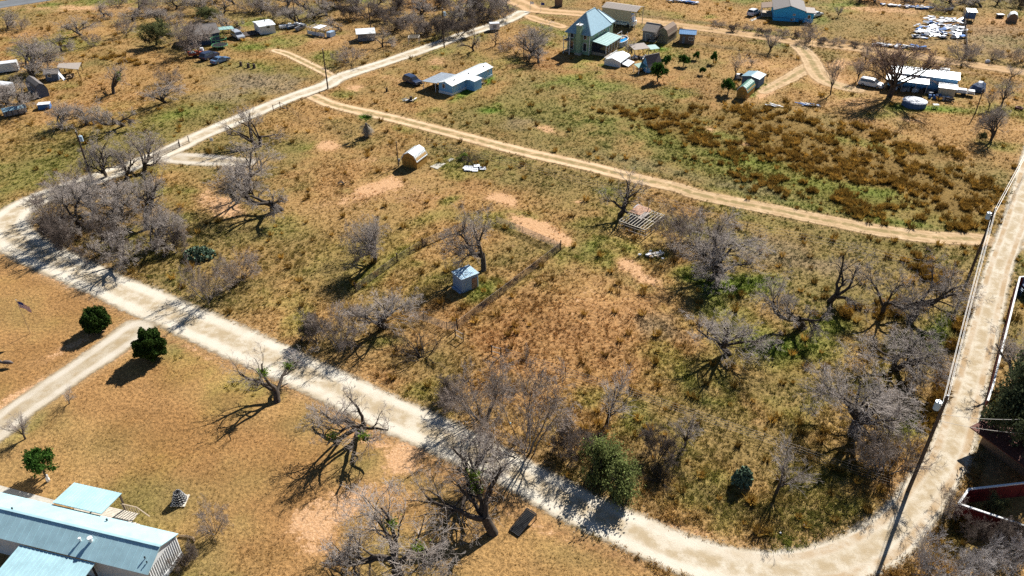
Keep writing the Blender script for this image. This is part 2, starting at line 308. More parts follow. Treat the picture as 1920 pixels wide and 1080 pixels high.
# (u, v, half-width px, half-height px, turn deg, colour, strength)
PATCH = [
 # lawn south of the gravel road, golden, with bare orange earth
 (120,560,260,120,20,LAWNC,.9),(60,680,200,130,0,LAWNC,.9),(330,800,300,150,15,LAWNC,.95),(560,900,200,170,0,LAWNC,.9),(900,1030,260,90,0,GOLD,.8),(1150,1060,160,50,0,GOLD,.8),
 (420,560,0,0,0,GOLD,0),
 (745,860,110,34,-28,SOIL,.9),(640,950,95,40,-30,SOIL,.8),(820,830,60,28,20,SOIL,.7),(590,1010,50,40,0,SOIL,.55),(740,930,60,25,0,SOIL,.4),(60,740,120,24,-30,SOIL,.75),(150,640,80,12,-28,SOIL,.6),(240,660,60,12,-30,SOIL,.5),(500,700,120,10,27,SOIL,.6),(100,520,120,10,27,SOIL,.7),(330,640,120,9,27,SOIL,.6),(700,830,140,12,28,SOIL,.75),(1050,1010,120,9,27,SOIL,.55),(1310,1000,120,9,12,SOIL,.6),
 (300,940,110,55,0,OLIVE,.8),(420,760,120,30,20,OLIVE,.35),(180,820,120,40,0,OLIVE,.35),(480,900,90,40,0,OLIVE,.3),(760,1030,90,40,0,OLIVE,.45),(1080,1040,90,30,10,OLIVE,.5),(60,600,120,30,10,OLIVE,.25),(560,800,50,30,0,OLIVE,.45),(200,850,90,30,0,OLIVE,.3),(640,890,60,30,0,OLIVE,.4),
 # the middle lots
 (700,430,260,110,10,GOLD,.55),(1100,600,190,140,0,GOLD,.6),(1120,570,200,100,15,SOIL,.42),(700,370,220,50,-10,SOIL,.36),(1230,470,110,50,10,SOIL,.36),(620,330,90,40,0,SOIL,.3),(1010,640,150,90,0,RUST,.55),(1150,620,190,110,0,RUST,.5),(1060,540,90,30,-20,GOLD,.5),(600,330,90,40,0,RUST,.3),(900,350,110,20,15,RUST,.45),(930,620,60,40,-40,RUST,.6),(1240,480,110,70,0,GOLD,.5),(840,600,70,40,0,RUST,.35),
 (1005,428,66,22,20,BARE,1.0),(1050,445,40,14,35,BARE,.8),(945,375,44,14,20,BARE,.9),(1195,512,60,18,35,BARE,.9),(1085,378,16,6,0,BARE,.8),(705,352,75,17,-15,BARE,.9),(615,274,30,12,0,BARE,.8),(425,392,62,26,25,BARE,.9),(650,375,50,14,-10,BARE,.55),(690,300,40,9,-10,BARE,.4),(735,330,26,8,-20,BARE,.6),
 (1300,440,0,0,0,GREY,0),(1450,470,130,30,15,GREY,.65),(1240,620,60,24,10,GREY,.6),(1230,600,60,20,0,GREY,.4),(1580,500,60,18,0,GREY,.5),(1390,470,40,14,0,GREY,.5),(980,720,60,16,0,GREY,.5),
 (660,540,120,60,20,OLIVE,.5),(560,480,130,60,20,OLIVE,.45),(820,520,110,30,-25,GREEN,.3),(760,470,60,16,-25,GREEN,.45),(700,520,50,22,-25,GREEN,.45),(905,545,45,18,-25,GREEN,.7),(800,410,60,14,-20,GREEN,.4),(845,375,26,8,-20,GREEN,.6),(850,330,30,12,0,GREEN,.5),(540,430,60,20,0,GREEN,.3),(990,520,60,10,-30,GREEN,.3),
 (990,450,50,14,20,OLIVE,.6),(1110,420,60,16,0,GREEN,.45),(1180,465,40,14,20,GREEN,.5),(1230,480,40,18,0,GREEN,.6),(1350,540,90,30,0,GREEN,.9),(1290,510,50,22,0,GREEN,.7),
 (1480,660,120,50,0,GREEN,.75),(1430,650,60,26,0,GREEN,.7),(1560,610,60,22,0,GREEN,.6),(1490,720,110,40,0,OLIVE,.6),(1750,640,60,40,-50,GREEN,.75),(1700,640,50,22,0,GREEN,.7),(1640,720,80,40,-50,GREEN,.4),(1690,800,60,50,-60,GREEN,.55),(1640,580,90,26,0,SCRUB,.9),(1740,500,60,22,20,SCRUB,.7),(1800,640,30,90,25,SCRUB,.6),(1760,760,24,70,25,SCRUB,.5),
 (1400,830,220,70,10,OLIVE,.55),(1460,780,120,30,20,RUST,.35),(1500,690,80,30,0,RUST,.3),(1280,800,90,40,0,OLIVE,.6),(1450,960,200,36,8,OLIVE,.7),(1530,900,90,40,0,GREEN,.35),(1600,950,70,30,0,GREEN,.45),(1210,860,90,40,0,DARK,.45),(1330,920,90,40,10,OLIVE,.5),(1340,740,60,18,15,BARE,.3),(1420,790,18,6,0,BARE,.7),
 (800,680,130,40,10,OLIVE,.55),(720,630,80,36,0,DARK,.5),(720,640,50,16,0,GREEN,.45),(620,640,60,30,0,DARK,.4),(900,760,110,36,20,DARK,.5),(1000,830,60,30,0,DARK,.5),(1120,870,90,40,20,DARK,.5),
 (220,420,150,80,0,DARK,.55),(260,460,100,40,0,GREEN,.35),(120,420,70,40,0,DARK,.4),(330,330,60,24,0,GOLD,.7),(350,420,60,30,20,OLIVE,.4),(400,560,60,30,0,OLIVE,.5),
 # across the lane: the rough pasture
 (1000,230,180,50,15,OLIVE,.6),(1430,290,520,100,13,PAST,.95),(1000,215,200,45,12,PAST,.5),(1480,330,460,80,14,GREEN,.4),(1130,215,150,30,10,GREEN,.3),(1250,420,200,20,14,GREEN,.35),(1250,225,150,18,10,SCRUB,.95),(1160,212,70,10,5,SCRUB,.7),(1330,275,60,10,10,SCRUB,.7),(1480,250,170,36,12,SCRUB,.9),(1400,240,150,26,12,SCRUB,.7),(1560,310,420,105,14,SCRUB,.85),(1330,250,120,30,12,SCRUB,.6),(1640,320,200,50,14,SCRUB,1.0),(1780,370,100,36,14,SCRUB,1.0),(1560,300,120,30,10,SCRUB,.75),(1700,270,130,16,12,SCRUB,.8),(1560,350,160,18,12,GREEN,.45),(1400,300,110,14,12,GREEN,.5),(1340,250,60,10,12,GREEN,.6),(1620,270,90,12,12,GREEN,.5),(1700,420,110,14,8,GREEN,.6),(1500,385,100,12,12,GREEN,.45),(1420,355,90,16,14,GREY,.35),(1290,330,90,12,14,GREY,.25),(1180,300,90,16,10,GREY,.3),(1332,243,22,8,10,BARE,.55),(1400,270,16,5,0,BARE,.5),(1020,240,50,10,15,BARE,.6),(980,230,40,14,0,GREY,.5),(1220,335,40,6,15,BARE,.4),(1650,360,60,10,10,GREEN,.5),
 (1100,170,110,16,8,OLIVE,.7),(1150,160,90,12,8,GREEN,.35),(1070,145,40,10,0,GREEN,.5),(830,240,150,16,14,OLIVE,.5),(690,215,60,14,14,OLIVE,.5),
 # yards behind
 (800,150,150,40,10,GOLD,.6),(940,160,36,18,-30,GOLD,.8),(880,168,40,9,-30,LUSH,1.0),(916,152,16,8,-30,LUSH,1.0),(770,187,18,5,0,LUSH,.6),(920,208,28,9,0,LUSH,.75),(935,196,14,5,0,GREEN,.6),(820,115,26,12,0,BARE,.55),(665,165,20,8,0,BARE,.6),(740,148,50,8,10,BARE,.35),
 (1250,100,0,0,0,GREEN,0),(1085,125,40,9,0,GREEN,.5),(1130,122,26,6,0,GREEN,.7),(1240,92,22,6,0,LUSH,.9),(1430,165,18,8,-30,LUSH,.9),(1410,178,12,6,0,LUSH,.8),(1740,204,90,9,5,LUSH,1.0),(1690,205,40,10,0,LUSH,.7),(1660,215,50,10,0,GREEN,.5),
 (1400,110,160,36,8,GOLD,.75),(1560,160,120,30,5,GOLD,.8),(1700,150,160,36,8,GOLD,.7),(1780,225,120,20,8,GOLD,.7),(1700,225,40,8,5,BARE,.5),(1420,120,80,16,8,BARE,.35),(1575,120,26,18,0,BARE,.7),(1560,150,50,16,0,BARE,.55),(1600,190,60,14,0,BARE,.4),(1440,172,30,10,-30,BARE,.7),(1460,100,120,10,8,OLIVE,.4),
 (1650,180,0,0,0,GREEN,0),(1250,10,150,16,5,GOLD,.85),(1340,20,110,22,5,GOLD,.8),(1330,32,18,4,0,LUSH,.5),(1580,15,46,12,5,LUSH,.6),(1540,38,16,10,0,LUSH,.8),(1620,50,160,30,5,OLIVE,.7),(1680,30,130,14,5,GOLD,.4),(1850,70,100,40,5,GREY,.5),(1800,20,120,14,0,OLIVE,.5),(1640,18,110,6,3,BARE,.5),(1880,40,60,9,0,BARE,.4),
 (1690,104,190,5,9,DARK,.8),(1350,88,150,4,9,DARK,.8),(1300,53,190,4,9,DARK,.6),(1130,24,120,3,6,DARK,.5),  # ditches by the dirt road: dark growth plus shadow painted into the ground colour
 # north-west
 (250,200,260,60,-15,GOLD,.45),(130,290,240,80,-15,PAST,.55),(350,215,220,60,-18,PAST,.5),(520,130,120,30,0,PAST,.35),(560,430,200,80,10,OLIVE,.35),(120,300,160,60,-20,OLIVE,.6),(60,330,90,30,-20,GREEN,.3),(330,240,140,40,-20,OLIVE,.5),(330,215,50,14,-20,GREEN,.6),(480,155,95,26,0,GREY,.95),(420,180,60,16,0,GREY,.6),(390,205,60,12,-15,GREEN,.3),(500,110,110,20,5,GOLD,.5),(470,88,60,8,0,GREEN,.7),(520,78,30,6,0,LUSH,.4),(480,120,70,10,0,GREEN,.3),(240,112,80,14,5,SCRUB,.55),(270,105,60,12,10,GOLD,.9),(290,125,24,6,0,GOLD,.9),(170,185,60,12,-10,GOLD,.7),(110,150,80,14,-20,GOLD,.6),(200,45,160,20,0,GOLD,.6),(160,15,160,8,0,BARE,.6),(60,35,100,12,0,OLIVE,.4),(200,228,70,14,0,SCRUB,.6),(260,250,60,12,-20,OLIVE,.5),(530,280,60,30,0,OLIVE,.5),(620,320,90,40,0,GOLD,.5),
 (780,50,180,40,-5,DARK,.35),(640,30,120,24,0,DARK,.3),(880,105,90,24,-10,OLIVE,.3),(930,100,60,20,0,RUST,.35),(960,70,40,16,0,GOLD,.5),(700,110,110,16,-15,OLIVE,.5),(300,15,140,16,0,DARK,.35),(540,30,90,20,0,OLIVE,.3),(600,75,60,10,0,BARE,.3),
 # east of the road
 (1890,600,40,70,0,OLIVE,.5),(1830,1000,120,80,0,OLIVE,.75),(1840,960,70,36,0,GREEN,.4),(1780,990,40,40,0,SCRUB,.5),(1870,860,50,30,-20,GREY,.7),(1910,490,30,30,0,GREEN,.4),
]
PW = []
for (u, v, ru, rv, tr, colr, st) in PATCH:
    if not ru: continue
    a = at(u, v); a1 = at(u+ru*math.cos(R(tr)), v+ru*math.sin(R(tr))); a2 = at(u-rv*math.sin(R(tr)), v+rv*math.cos(R(tr)))
    M = np.array([[a1.x-a.x, a2.x-a.x],[a1.y-a.y, a2.y-a.y]]); PW.append((a.x, a.y, np.linalg.inv(M), colr, st, max(np.abs(M).sum(1))*1.5))
def land(X, Y):
    """albedo of the ground cover, share of bare earth, share of bunch grass, share of green"""
    n1 = fbm(X, Y, 22, 1); n2 = fbm(X, Y, 7, 5); n3 = fbm(X, Y, 2.2, 9, 3)
    t = sstep(.32, .66, n1*.6+n2*.4)[:, None]
    col = GOLD*.92*(1-t)+OLIVE*t
    rr = sstep(.5, .74, fbm(X, Y, 14, 31))[:, None]*.5; col = col*(1-rr)+RUST*rr
    gg = sstep(.52, .74, fbm(X, Y, 9, 43))[:, None]*.5; col = col*(1-gg)+GREEN*gg
    bare = sstep(.66, .84, fbm(X, Y, 11, 71))*.4; scr = np.zeros(len(X)); grn = gg[:, 0].copy()
    wx = (n2-.5)*1.1+(n3-.5)*1.0; 
    for (x, y, Mi, c, st, rad) in PW:
        sel = np.nonzero((np.abs(X-x) < rad) & (np.abs(Y-y) < rad))[0]
        if not len(sel): continue
        d = Mi @ np.stack([X[sel]-x, Y[sel]-y]); q = np.hypot(d[0], d[1])+wx[sel]*.9
        k = (1-sstep(.15, 1.3, q))*st
        isb = c is BARE or c is SOIL
        if isb: bare[sel] = np.maximum(bare[sel], k)
        else: bare[sel] *= (1-k*.8)
        scr[sel] = np.maximum(scr[sel], k) if c is SCRUB else scr[sel]*(1-k*.6)
        grn[sel] = np.maximum(grn[sel], k) if (c is GREEN or c is LUSH or c is PAST) else grn[sel]*(1-k*.5)
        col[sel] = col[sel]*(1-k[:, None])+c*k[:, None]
    col *= (0.72+0.5*n3+0.12*(n2-.5))[:, None]
    return col, bare, scr, grn
xs = np.unique(np.concatenate([np.array([-4000,-2500,-1500,-900,-600,-450,-350,-290,-250,-225]), np.arange(-210, 210.1, .8), np.array([225,250,290,350,450,600,900,1500,2500,4000])]))
ys = np.unique(np.concatenate([np.array([-3000,-1500,-700,-300,-120,-50,-20,0,12]), np.arange(22, 262, .8), np.array([270,285,310,350,420,520,700,1000,1600,2600,4200,6500])]))
gx, gy = np.meshgrid(xs, ys); X = gx.ravel(); Y = gy.ravel()
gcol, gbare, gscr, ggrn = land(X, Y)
LINES = [(((60,498),(200,578),(310,636),(460,690),(600,758),(740,828),(860,896),(960,952),(1060,1004),(1200,1062)), .45, (0.20,0.085,0.028), .8),
 (((60,494),(200,572),(310,630),(460,684),(600,752),(740,822),(860,888),(960,944),(1060,996),(1200,1056)), 1.5, (0.42,0.22,0.09), .6),
 (((1280,985),(1330,1003),(1400,1018),(1480,1016),(1560,1000)), 1.3, (0.42,0.24,0.10), .6),
 (((1010,12),(1100,18),(1280,38),(1380,50),(1480,66),(1580,78),(1690,88)), 1.6, (0.085,0.07,0.03), .75), (((1020,30),(1190,47),(1280,60),(1400,76),(1470,88)), 1.2, (0.10,0.075,0.03), .7), (((1600,104),(1700,117),(1800,133),(1920,155)), 1.2, (0.10,0.075,0.03), .6)]  # dark lines here: ditch shadow and growth laid into the ground tint
def line_dist(X, Y, uv):
    P = [at(u, v) for u, v in uv]; best = np.full(X.shape, 1e9)
    for a, b in zip(P[:-1], P[1:]):
        d = b-a; px = X-a.x; py = Y-a.y; t = np.clip((px*d.x+py*d.y)/(d.x*d.x+d.y*d.y), 0, 1); best = np.minimum(best, np.hypot(px-t*d.x, py-t*d.y))
    return best
for uv, wd, cc, st in LINES[::-1][-6:]:
    if st: 
        k_ = ((1-sstep(wd*.3, wd, line_dist(X, Y, uv)+.5*(fbm(X, Y, 3, 77)-.5)))*st)[:, None]; gcol = gcol*(1-k_)+np.array(cc)*k_
rd = near_road(X, Y)
kv = ((1-sstep(0.0, 1.6, rd))*.5)[:, None]; gcol = gcol*(1-kv)+np.array((0.42,0.27,0.13))*kv
gcol = gcol*.62+np.array((0.38,0.23,0.105))*.38*(0.55+.9*fbm(X, Y, 3.0, 63))[:, None]*(1-.75*np.clip(ggrn+gscr, 0, 1))[:, None]+gcol*.38*(.75*np.clip(ggrn+gscr, 0, 1))[:, None]
nx, ny = len(xs), len(ys)
ii = (np.arange(ny-1)[:, None]*nx+np.arange(nx-1)[None]).ravel()
F = np.stack([ii, ii+1, ii+nx+1, ii+nx], 1)
def ground_mat():
    m = bpy.data.materials.new('ground'); m.use_nodes = True; n = m.node_tree; L = n.links; N = n.nodes.new
    b = n.nodes['Principled BSDF']; b.inputs['Roughness'].default_value = 0.97; b.inputs['Specular IOR Level'].default_value = 0.08
    g = N('ShaderNodeNewGeometry')
    def noise(sc, det=6, rgh=0.65):
        q = N('ShaderNodeTexNoise'); q.inputs['Scale'].default_value = sc; q.inputs['Detail'].default_value = det; q.inputs['Roughness'].default_value = rgh
        L.new(g.outputs['Position'], q.inputs['Vector']); return q.outputs[0]
    def mr(x, a, b_, c, d):
        q = N('ShaderNodeMapRange'); q.interpolation_type = 'SMOOTHSTEP'
        for i, z in ((1,a),(2,b_),(3,c),(4,d)): q.inputs[i].default_value = z
        L.new(x, q.inputs[0]); return q.outputs[0]
    ta = N('ShaderNodeAttribute'); ta.attribute_name = 'tint'; ba = N('ShaderNodeAttribute'); ba.attribute_name = 'bare'
    fine = noise(2.6); grit = noise(11.0, 4)
    hs = N('ShaderNodeHueSaturation'); L.new(ta.outputs['Color'], hs.inputs['Color'])
    mul = N('ShaderNodeMath'); mul.operation = 'MULTIPLY'; L.new(mr(fine, .3, .7, .62, 1.3), mul.inputs[0]); L.new(mr(grit, .3, .7, .72, 1.2), mul.inputs[1]); L.new(mul.outputs[0], hs.inputs['Value'])
    # earth shows through where the cover is thin
    add = N('ShaderNodeMath'); add.operation = 'ADD'; L.new(ba.outputs['Fac'], add.inputs[0])
    sc_ = N('ShaderNodeMath'); sc_.operation = 'MULTIPLY_ADD'; sc_.inputs[1].default_value = 2.0; sc_.inputs[2].default_value = -1.0; L.new(noise(1.0, 9, 0.72), sc_.inputs[0]); L.new(sc_.outputs[0], add.inputs[1])
    earth = N('ShaderNodeMix'); earth.data_type = 'RGBA'; earth.inputs[6].default_value = (0.44,0.24,0.11,1); earth.inputs[7].default_value = (0.62,0.385,0.215,1); L.new(mr(noise(4.0), .3, .7, 0, 1), earth.inputs[0])
    mx = N('ShaderNodeMix'); mx.data_type = 'RGBA'; L.new(mr(add.outputs[0], .34, .66, 0, 1), mx.inputs[0]); L.new(hs.outputs[0], mx.inputs[6]); L.new(earth.outputs[2], mx.inputs[7])
    L.new(mx.outputs[2], b.inputs['Base Color'])
    bp = N('ShaderNodeBump'); bp.inputs['Strength'].default_value = 0.9; bp.inputs['Distance'].default_value = 0.16; L.new(fine, bp.inputs['Height'])
    bp2 = N('ShaderNodeBump'); bp2.inputs['Strength'].default_value = 0.8; bp2.inputs['Distance'].default_value = 0.05; L.new(grit, bp2.inputs['Height']); L.new(bp.outputs[0], bp2.inputs['Normal'])
    L.new(bp2.outputs[0], b.inputs['Normal']); MATS['ground'] = m
ground_mat()
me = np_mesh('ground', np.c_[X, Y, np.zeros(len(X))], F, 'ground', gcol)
ab = me.attributes.new('bare', 'FLOAT', 'POINT'); ab.data.foreach_set('value', gbare.astype(np.float32))
tag(link('ground', me), None, kind='structure')
# ------------------------------------------------------------------ grass: tufts strewn over the land
def tuft_mesh(name, nb, hgt, wid, bw, lean, seed):
    r = np.random.default_rng(seed); V = []; Fc = []
    for i in range(nb):
        a = r.uniform(0, 2*math.pi); rad = wid*.5*math.sqrt(r.random())*.6; h = hgt*r.uniform(.55, 1.0); ln = lean*r.uniform(.3, 1.0)
        bx, by = rad*math.cos(a), rad*math.sin(a); a2 = a+r.normal(0, .7); tx, ty = bx+ln*wid*.6*math.cos(a2), by+ln*wid*.6*math.sin(a2)
        pa = r.uniform(0, 2*math.pi); wx, wy = bw*.5*math.cos(pa), bw*.5*math.sin(pa); k = len(V)
        mxp, myp, mz = bx*.5+tx*.5-(tx-bx)*.12, by*.5+ty*.5-(ty-by)*.12, h*.62
        V += [(bx-wx,by-wy,0),(bx+wx,by+wy,0),(mxp+wx*.8,myp+wy*.8,mz),(mxp-wx*.8,myp-wy*.8,mz),(tx,ty,h)]
        Fc += [(k,k+1,k+2),(k,k+2,k+3),(k+3,k+2,k+4)]
    return np_mesh(name, V, Fc, 'grass_blade')
leafy('grass_blade', 'tint', 'INSTANCER', trans=0.25)
def strew(name, proto, P, S, col, label, cat):
    me = bpy.data.meshes.new(name); me.vertices.add(len(P)); me.vertices.foreach_set('co', np.c_[P, np.zeros(len(P))].astype(np.float32).ravel())
    a = me.attributes.new('tint', 'FLOAT_COLOR', 'POINT'); a.data.foreach_set('color', np.c_[col, np.ones(len(P))].astype(np.float32).ravel())
    a = me.attributes.new('size', 'FLOAT_VECTOR', 'POINT'); a.data.foreach_set('vector', S.astype(np.float32).ravel())
    rot = np.zeros((len(P), 3)); rot[:, 2] = rng.uniform(0, 6.283, len(P)); rot[:, :2] = rng.normal(0, .12, (len(P), 2))
    a = me.attributes.new('turn', 'FLOAT_VECTOR', 'POINT'); a.data.foreach_set('vector', rot.astype(np.float32).ravel())
    o = link(name, me)
    ng = bpy.data.node_groups.new(name, 'GeometryNodeTree')
    ng.interface.new_socket('Geometry', in_out='INPUT', socket_type='NodeSocketGeometry'); ng.interface.new_socket('Geometry', in_out='OUTPUT', socket_type='NodeSocketGeometry')
    gi = ng.nodes.new('NodeGroupInput'); go = ng.nodes.new('NodeGroupOutput'); ip = ng.nodes.new('GeometryNodeInstanceOnPoints'); oi = ng.nodes.new('GeometryNodeObjectInfo')
    po = bpy.data.objects.new(name+'_tuft', proto); oi.inputs['Object'].default_value = po; oi.inputs['As Instance'].default_value = True
    sz = ng.nodes.new('GeometryNodeInputNamedAttribute'); sz.data_type = 'FLOAT_VECTOR'; sz.inputs[0].default_value = 'size'
    tn = ng.nodes.new('GeometryNodeInputNamedAttribute'); tn.data_type = 'FLOAT_VECTOR'; tn.inputs[0].default_value = 'turn'
    L = ng.links.new
    L(gi.outputs[0], ip.inputs['Points']); L(oi.outputs['Geometry'], ip.inputs['Instance']); L(sz.outputs['Attribute'], ip.inputs['Scale']); L(tn.outputs['Attribute'], ip.inputs['Rotation']); L(ip.outputs[0], go.inputs[0])
    md = o.modifiers.new('strew', 'NODES'); md.node_group = ng
    return tag(o, label, cat, kind='stuff')
def sow(n):
    y = 40+rng.random(n)**1.35*215; x = (rng.random(n)*2-1)*(y*.70+9); return x, y
KEEP_OUT = []          # (x, y, radius): footprints where no grass grows
def cull(x, y, extra=0.0):
    k = near_road(x, y) > extra
    for (cx, cy, r) in KEEP_OUT: k &= (x-cx)**2+(y-cy)**2 > r*r
    return k
def finish_grass():
    # short dry grass
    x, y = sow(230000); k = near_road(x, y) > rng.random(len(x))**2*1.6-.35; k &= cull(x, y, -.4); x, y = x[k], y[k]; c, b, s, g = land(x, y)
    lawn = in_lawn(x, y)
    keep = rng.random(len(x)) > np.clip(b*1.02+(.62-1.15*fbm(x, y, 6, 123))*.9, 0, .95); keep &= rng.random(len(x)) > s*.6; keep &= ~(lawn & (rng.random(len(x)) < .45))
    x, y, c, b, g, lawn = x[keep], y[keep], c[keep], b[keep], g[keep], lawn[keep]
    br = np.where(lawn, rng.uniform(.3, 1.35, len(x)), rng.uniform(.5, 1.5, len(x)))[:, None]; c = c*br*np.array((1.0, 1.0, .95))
    tall = (0.30+0.62*fbm(x, y, 5, 91))*np.where(lawn, .36, 1.0)*rng.uniform(.6, 1.35, len(x))
    S = np.c_[tall*1.55, tall*1.55, tall]
    h = len(x)//2
    strew('dry_grass', tuft_mesh('dry_grass_tuft', 9, .26, .55, .05, 1.0, 1), np.c_[x, y][:h], S[:h], c[:h], 'short dry golden brown grass covering the lots', 'grass')
    strew('meadow_grass', tuft_mesh('meadow_grass_tuft', 11, .3, .42, .045, .7, 2), np.c_[x, y][h:], S[h:], c[h:], 'olive and green winter grass growing through the dry cover', 'grass')
    # brown bunch grass in the rough pasture and along the verge
    x, y = sow(120000); k = cull(x, y, .2); x, y = x[k], y[k]; c, b, s, g = land(x, y)
    cl = vnoise(x, y, 1.5, 5)*.75+vnoise(x, y, 6.0, 6)*.3
    k = (rng.random(len(x)) < sstep(.1, .6, s)*(cl > .5)) | ((rng.random(len(x)) < .016) & ~in_lawn(x, y) & (b < .3))
    x, y, c = x[k], y[k], c[k]; n = len(x)
    mix = rng.random(n)[:, None]; c = c*.15+(np.array((0.56,0.33,0.07))*mix+np.array((0.17,0.092,0.022))*(1-mix))*.85*rng.uniform(.6, 1.35, n)[:, None]
    z = rng.uniform(.45, 1.5, n)*(.75+.6*fbm(x, y, 8, 55)); strew('bunch_grass', tuft_mesh('bunch_grass_tuft', 46, .66, .85, .06, .9, 3), np.c_[x, y], np.c_[z, z, z*rng.uniform(.8, 1.15, n)], c, 'brown bunch grass clumps in the rough pasture and verges', 'grass')
    # green weeds
    x, y = sow(150000); k = cull(x, y, .2); x, y = x[k], y[k]; c, b, s, g = land(x, y)
    k = rng.random(len(x)) < sstep(.25, .8, g)*.75; x, y, c = x[k], y[k], c[k]; n = len(x)
    z = rng.uniform(.5, 1.2, n); strew('green_weeds', tuft_mesh('green_weeds_tuft', 14, .3, .5, .09, 1.1, 4), np.c_[x, y], np.c_[z, z, z*.8], c*rng.uniform(.7, 1.5, n)[:, None], 'low green weeds growing in the damp patches', 'weeds')
LAWN = [at(u, v) for u, v in ((-60,440),(0,463),(100,520),(200,560),(333,623),(460,673),(600,740),(720,798),(840,853),(973,927),(1060,980),(1180,1042),(1290,1110),(-200,1110))]
def in_lawn(x, y):
    ins = np.zeros(len(x), bool); n = len(LAWN)
    for i in range(n):
        a, b = LAWN[i], LAWN[(i+1) % n]
        cnd = ((a.y > y) != (b.y > y)); ins ^= cnd & (x < (b.x-a.x)*(y-a.y)/((b.y-a.y) or 1e-9)+a.x)
    return ins

# ------------------------------------------------------------------ trees
mat('bark_dark', (0.085,0.068,0.055), .95, var=.5, scale=6, bump=.8, spec=.1)
mat('bark_grey', (0.19,0.17,0.155), .95, var=.45, scale=6, bump=.8, spec=.1)
mat('twig_grey', (0.42,0.36,0.315), .9, var=.35, scale=.7, spec=.15)
mat('twig_brush', (0.35,0.285,0.24), .9, var=.4, scale=.7, spec=.15)
mat('twig_brown', (0.30,0.20,0.15), .9, var=.35, scale=.7, spec=.15)
mat('twig_dark', (0.19,0.15,0.125), .9, var=.35, scale=.7, spec=.15)
mat('twig_pale', (0.47,0.43,0.41), .9, var=.3, scale=.7, spec=.15)
class Tree:
    def __init__(s, seed): s.r = np.random.default_rng(seed); s.seg = []
    def walk(s, p, d, L, r0, r1, n, crook, up):
        pts = [p]; d = d/np.linalg.norm(d)
        for i in range(n):
            d = d+s.r.normal(0, crook, 3); d[2] += up; d /= np.linalg.norm(d); p = p+d*L/n; pts.append(p)
        return np.array(pts), np.linspace(r0, r1, n+1), d
    def grow(s, p, d, L, r, lev, P):
        n = P['nseg'][lev]; pts, rad, dl = s.walk(p, d, L, r, r*P['taper'][lev], n, P['crook'][lev], P['up'][lev]); s.seg.append((lev, pts, rad))
        if lev+1 >= len(P['nseg']): return
        k = P['kids'][lev]; k = max(1, int(round(k*s.r.uniform(.75, 1.3))))
        for i in range(k):
            t = P['t0'][lev]+(1-P['t0'][lev])*((i+s.r.random())/k); f = t*n; j = min(int(f), n-1); q = pts[j]+(pts[j+1]-pts[j])*(f-j)
            base = pts[j+1]-pts[j]; base = base/np.linalg.norm(base)
            a = s.r.normal(0, 1, 3); a -= base*a.dot(base); a /= np.linalg.norm(a); a[2] *= P['flat'][lev]
            ang = P['ang'][lev]*s.r.uniform(.6, 1.25)
            dd = base*math.cos(ang)+a*math.sin(ang)
            s.grow(q, dd, L*P['ratio'][lev]*s.r.uniform(.7, 1.2)*(1.15-.4*t), max(.004, rad[j]*P['rr'][lev]), lev+1, P)
    def meshes(s, split, minr=.006):
        out = []
        for part in (0, 1):
            V = []; Fq = []; nv = 0
            for lev, pts, rad in s.seg:
                if (lev >= split) != bool(part): continue
                ns = 7 if rad[0] > .1 else 5 if rad[0] > .04 else 3
                k = len(pts); ring = np.linspace(0, 2*math.pi, ns, endpoint=False)
                d0 = pts[-1]-pts[0]; d0 = d0/(np.linalg.norm(d0)+1e-9); u = np.cross(d0, [0.3,0.2,.93] if abs(d0[2]) < .9 else [1.,0,0]); u /= np.linalg.norm(u); w_ = np.cross(d0, u)
                rr = np.maximum(rad, minr)
                vv = pts[:, None, :]+rr[:, None, None]*(np.cos(ring)[None, :, None]*u+np.sin(ring)[None, :, None]*w_)
                V.append(vv.reshape(-1, 3)); i, j = np.meshgrid(np.arange(k-1), np.arange(ns), indexing='ij'); a = nv+i*ns+j; b = nv+i*ns+(j+1) % ns
                Fq.append(np.stack([a, b, b+ns, a+ns], -1).reshape(-1, 4)); nv += k*ns
            out.append((np.concatenate(V), np.concatenate(Fq)) if V else None)
        return out
def P_mesq(kids=(5,6,6,6,3), up=(.0,.05,.03,0,-.02,-.02), ang=(.85,.75,.8,.8,.8), L=1.3, ratio=(2.6,.62,.58,.52,.55)):
    return dict(nseg=(3,7,5,4,2,1), taper=(.85,.35,.3,.3,.35,.3), crook=(.12,.24,.26,.22,.15,.1), up=up, kids=kids, t0=(.6,.3,.22,.2,.15), ang=ang, ratio=ratio, rr=(.62,.5,.45,.45,.6), flat=(1,.8,.8,.9,1,1), L=L)
PROTO = {}; LIMB = {}
def make_proto(kind, seed, P, stems=1, r0=.22, spread=.15, bark='bark_dark', twig='twig_grey', split=3, leaf=None, minr=.006):
    t = Tree(seed)
    for i in range(stems):
        a = t.r.uniform(0, 2*math.pi); sp = spread*t.r.uniform(.5, 1.4)
        off = np.array((math.cos(a), math.sin(a), 0))*(0 if stems == 1 else .25*t.r.random()*stems**.5*.6)
        t.grow(off+np.array((0,0,-.08)), np.array((sp*math.cos(a), sp*math.sin(a), 1.0)), P['L']*t.r.uniform(.8, 1.15), r0*(1 if stems == 1 else t.r.uniform(.6, 1)), 0, P)
    a, b = t.meshes(split, minr); V = np.concatenate([a[0], b[0]]); top = np.percentile(V[:, 2], 99.5); rad = np.percentile(np.hypot(V[:, 0], V[:, 1]), 88)
    LIMB.setdefault(kind, []).append([s_[1][len(s_[1])*2//3] for s_ in t.seg if s_[0] == 1]); tips = None
    meA = np_mesh(kind+'_trunk', a[0], a[1], bark, smooth=True); meB = np_mesh(kind+'_crown', b[0], b[1], twig)
    PROTO.setdefault(kind, []).append((meA, meB, top, rad)); return tips
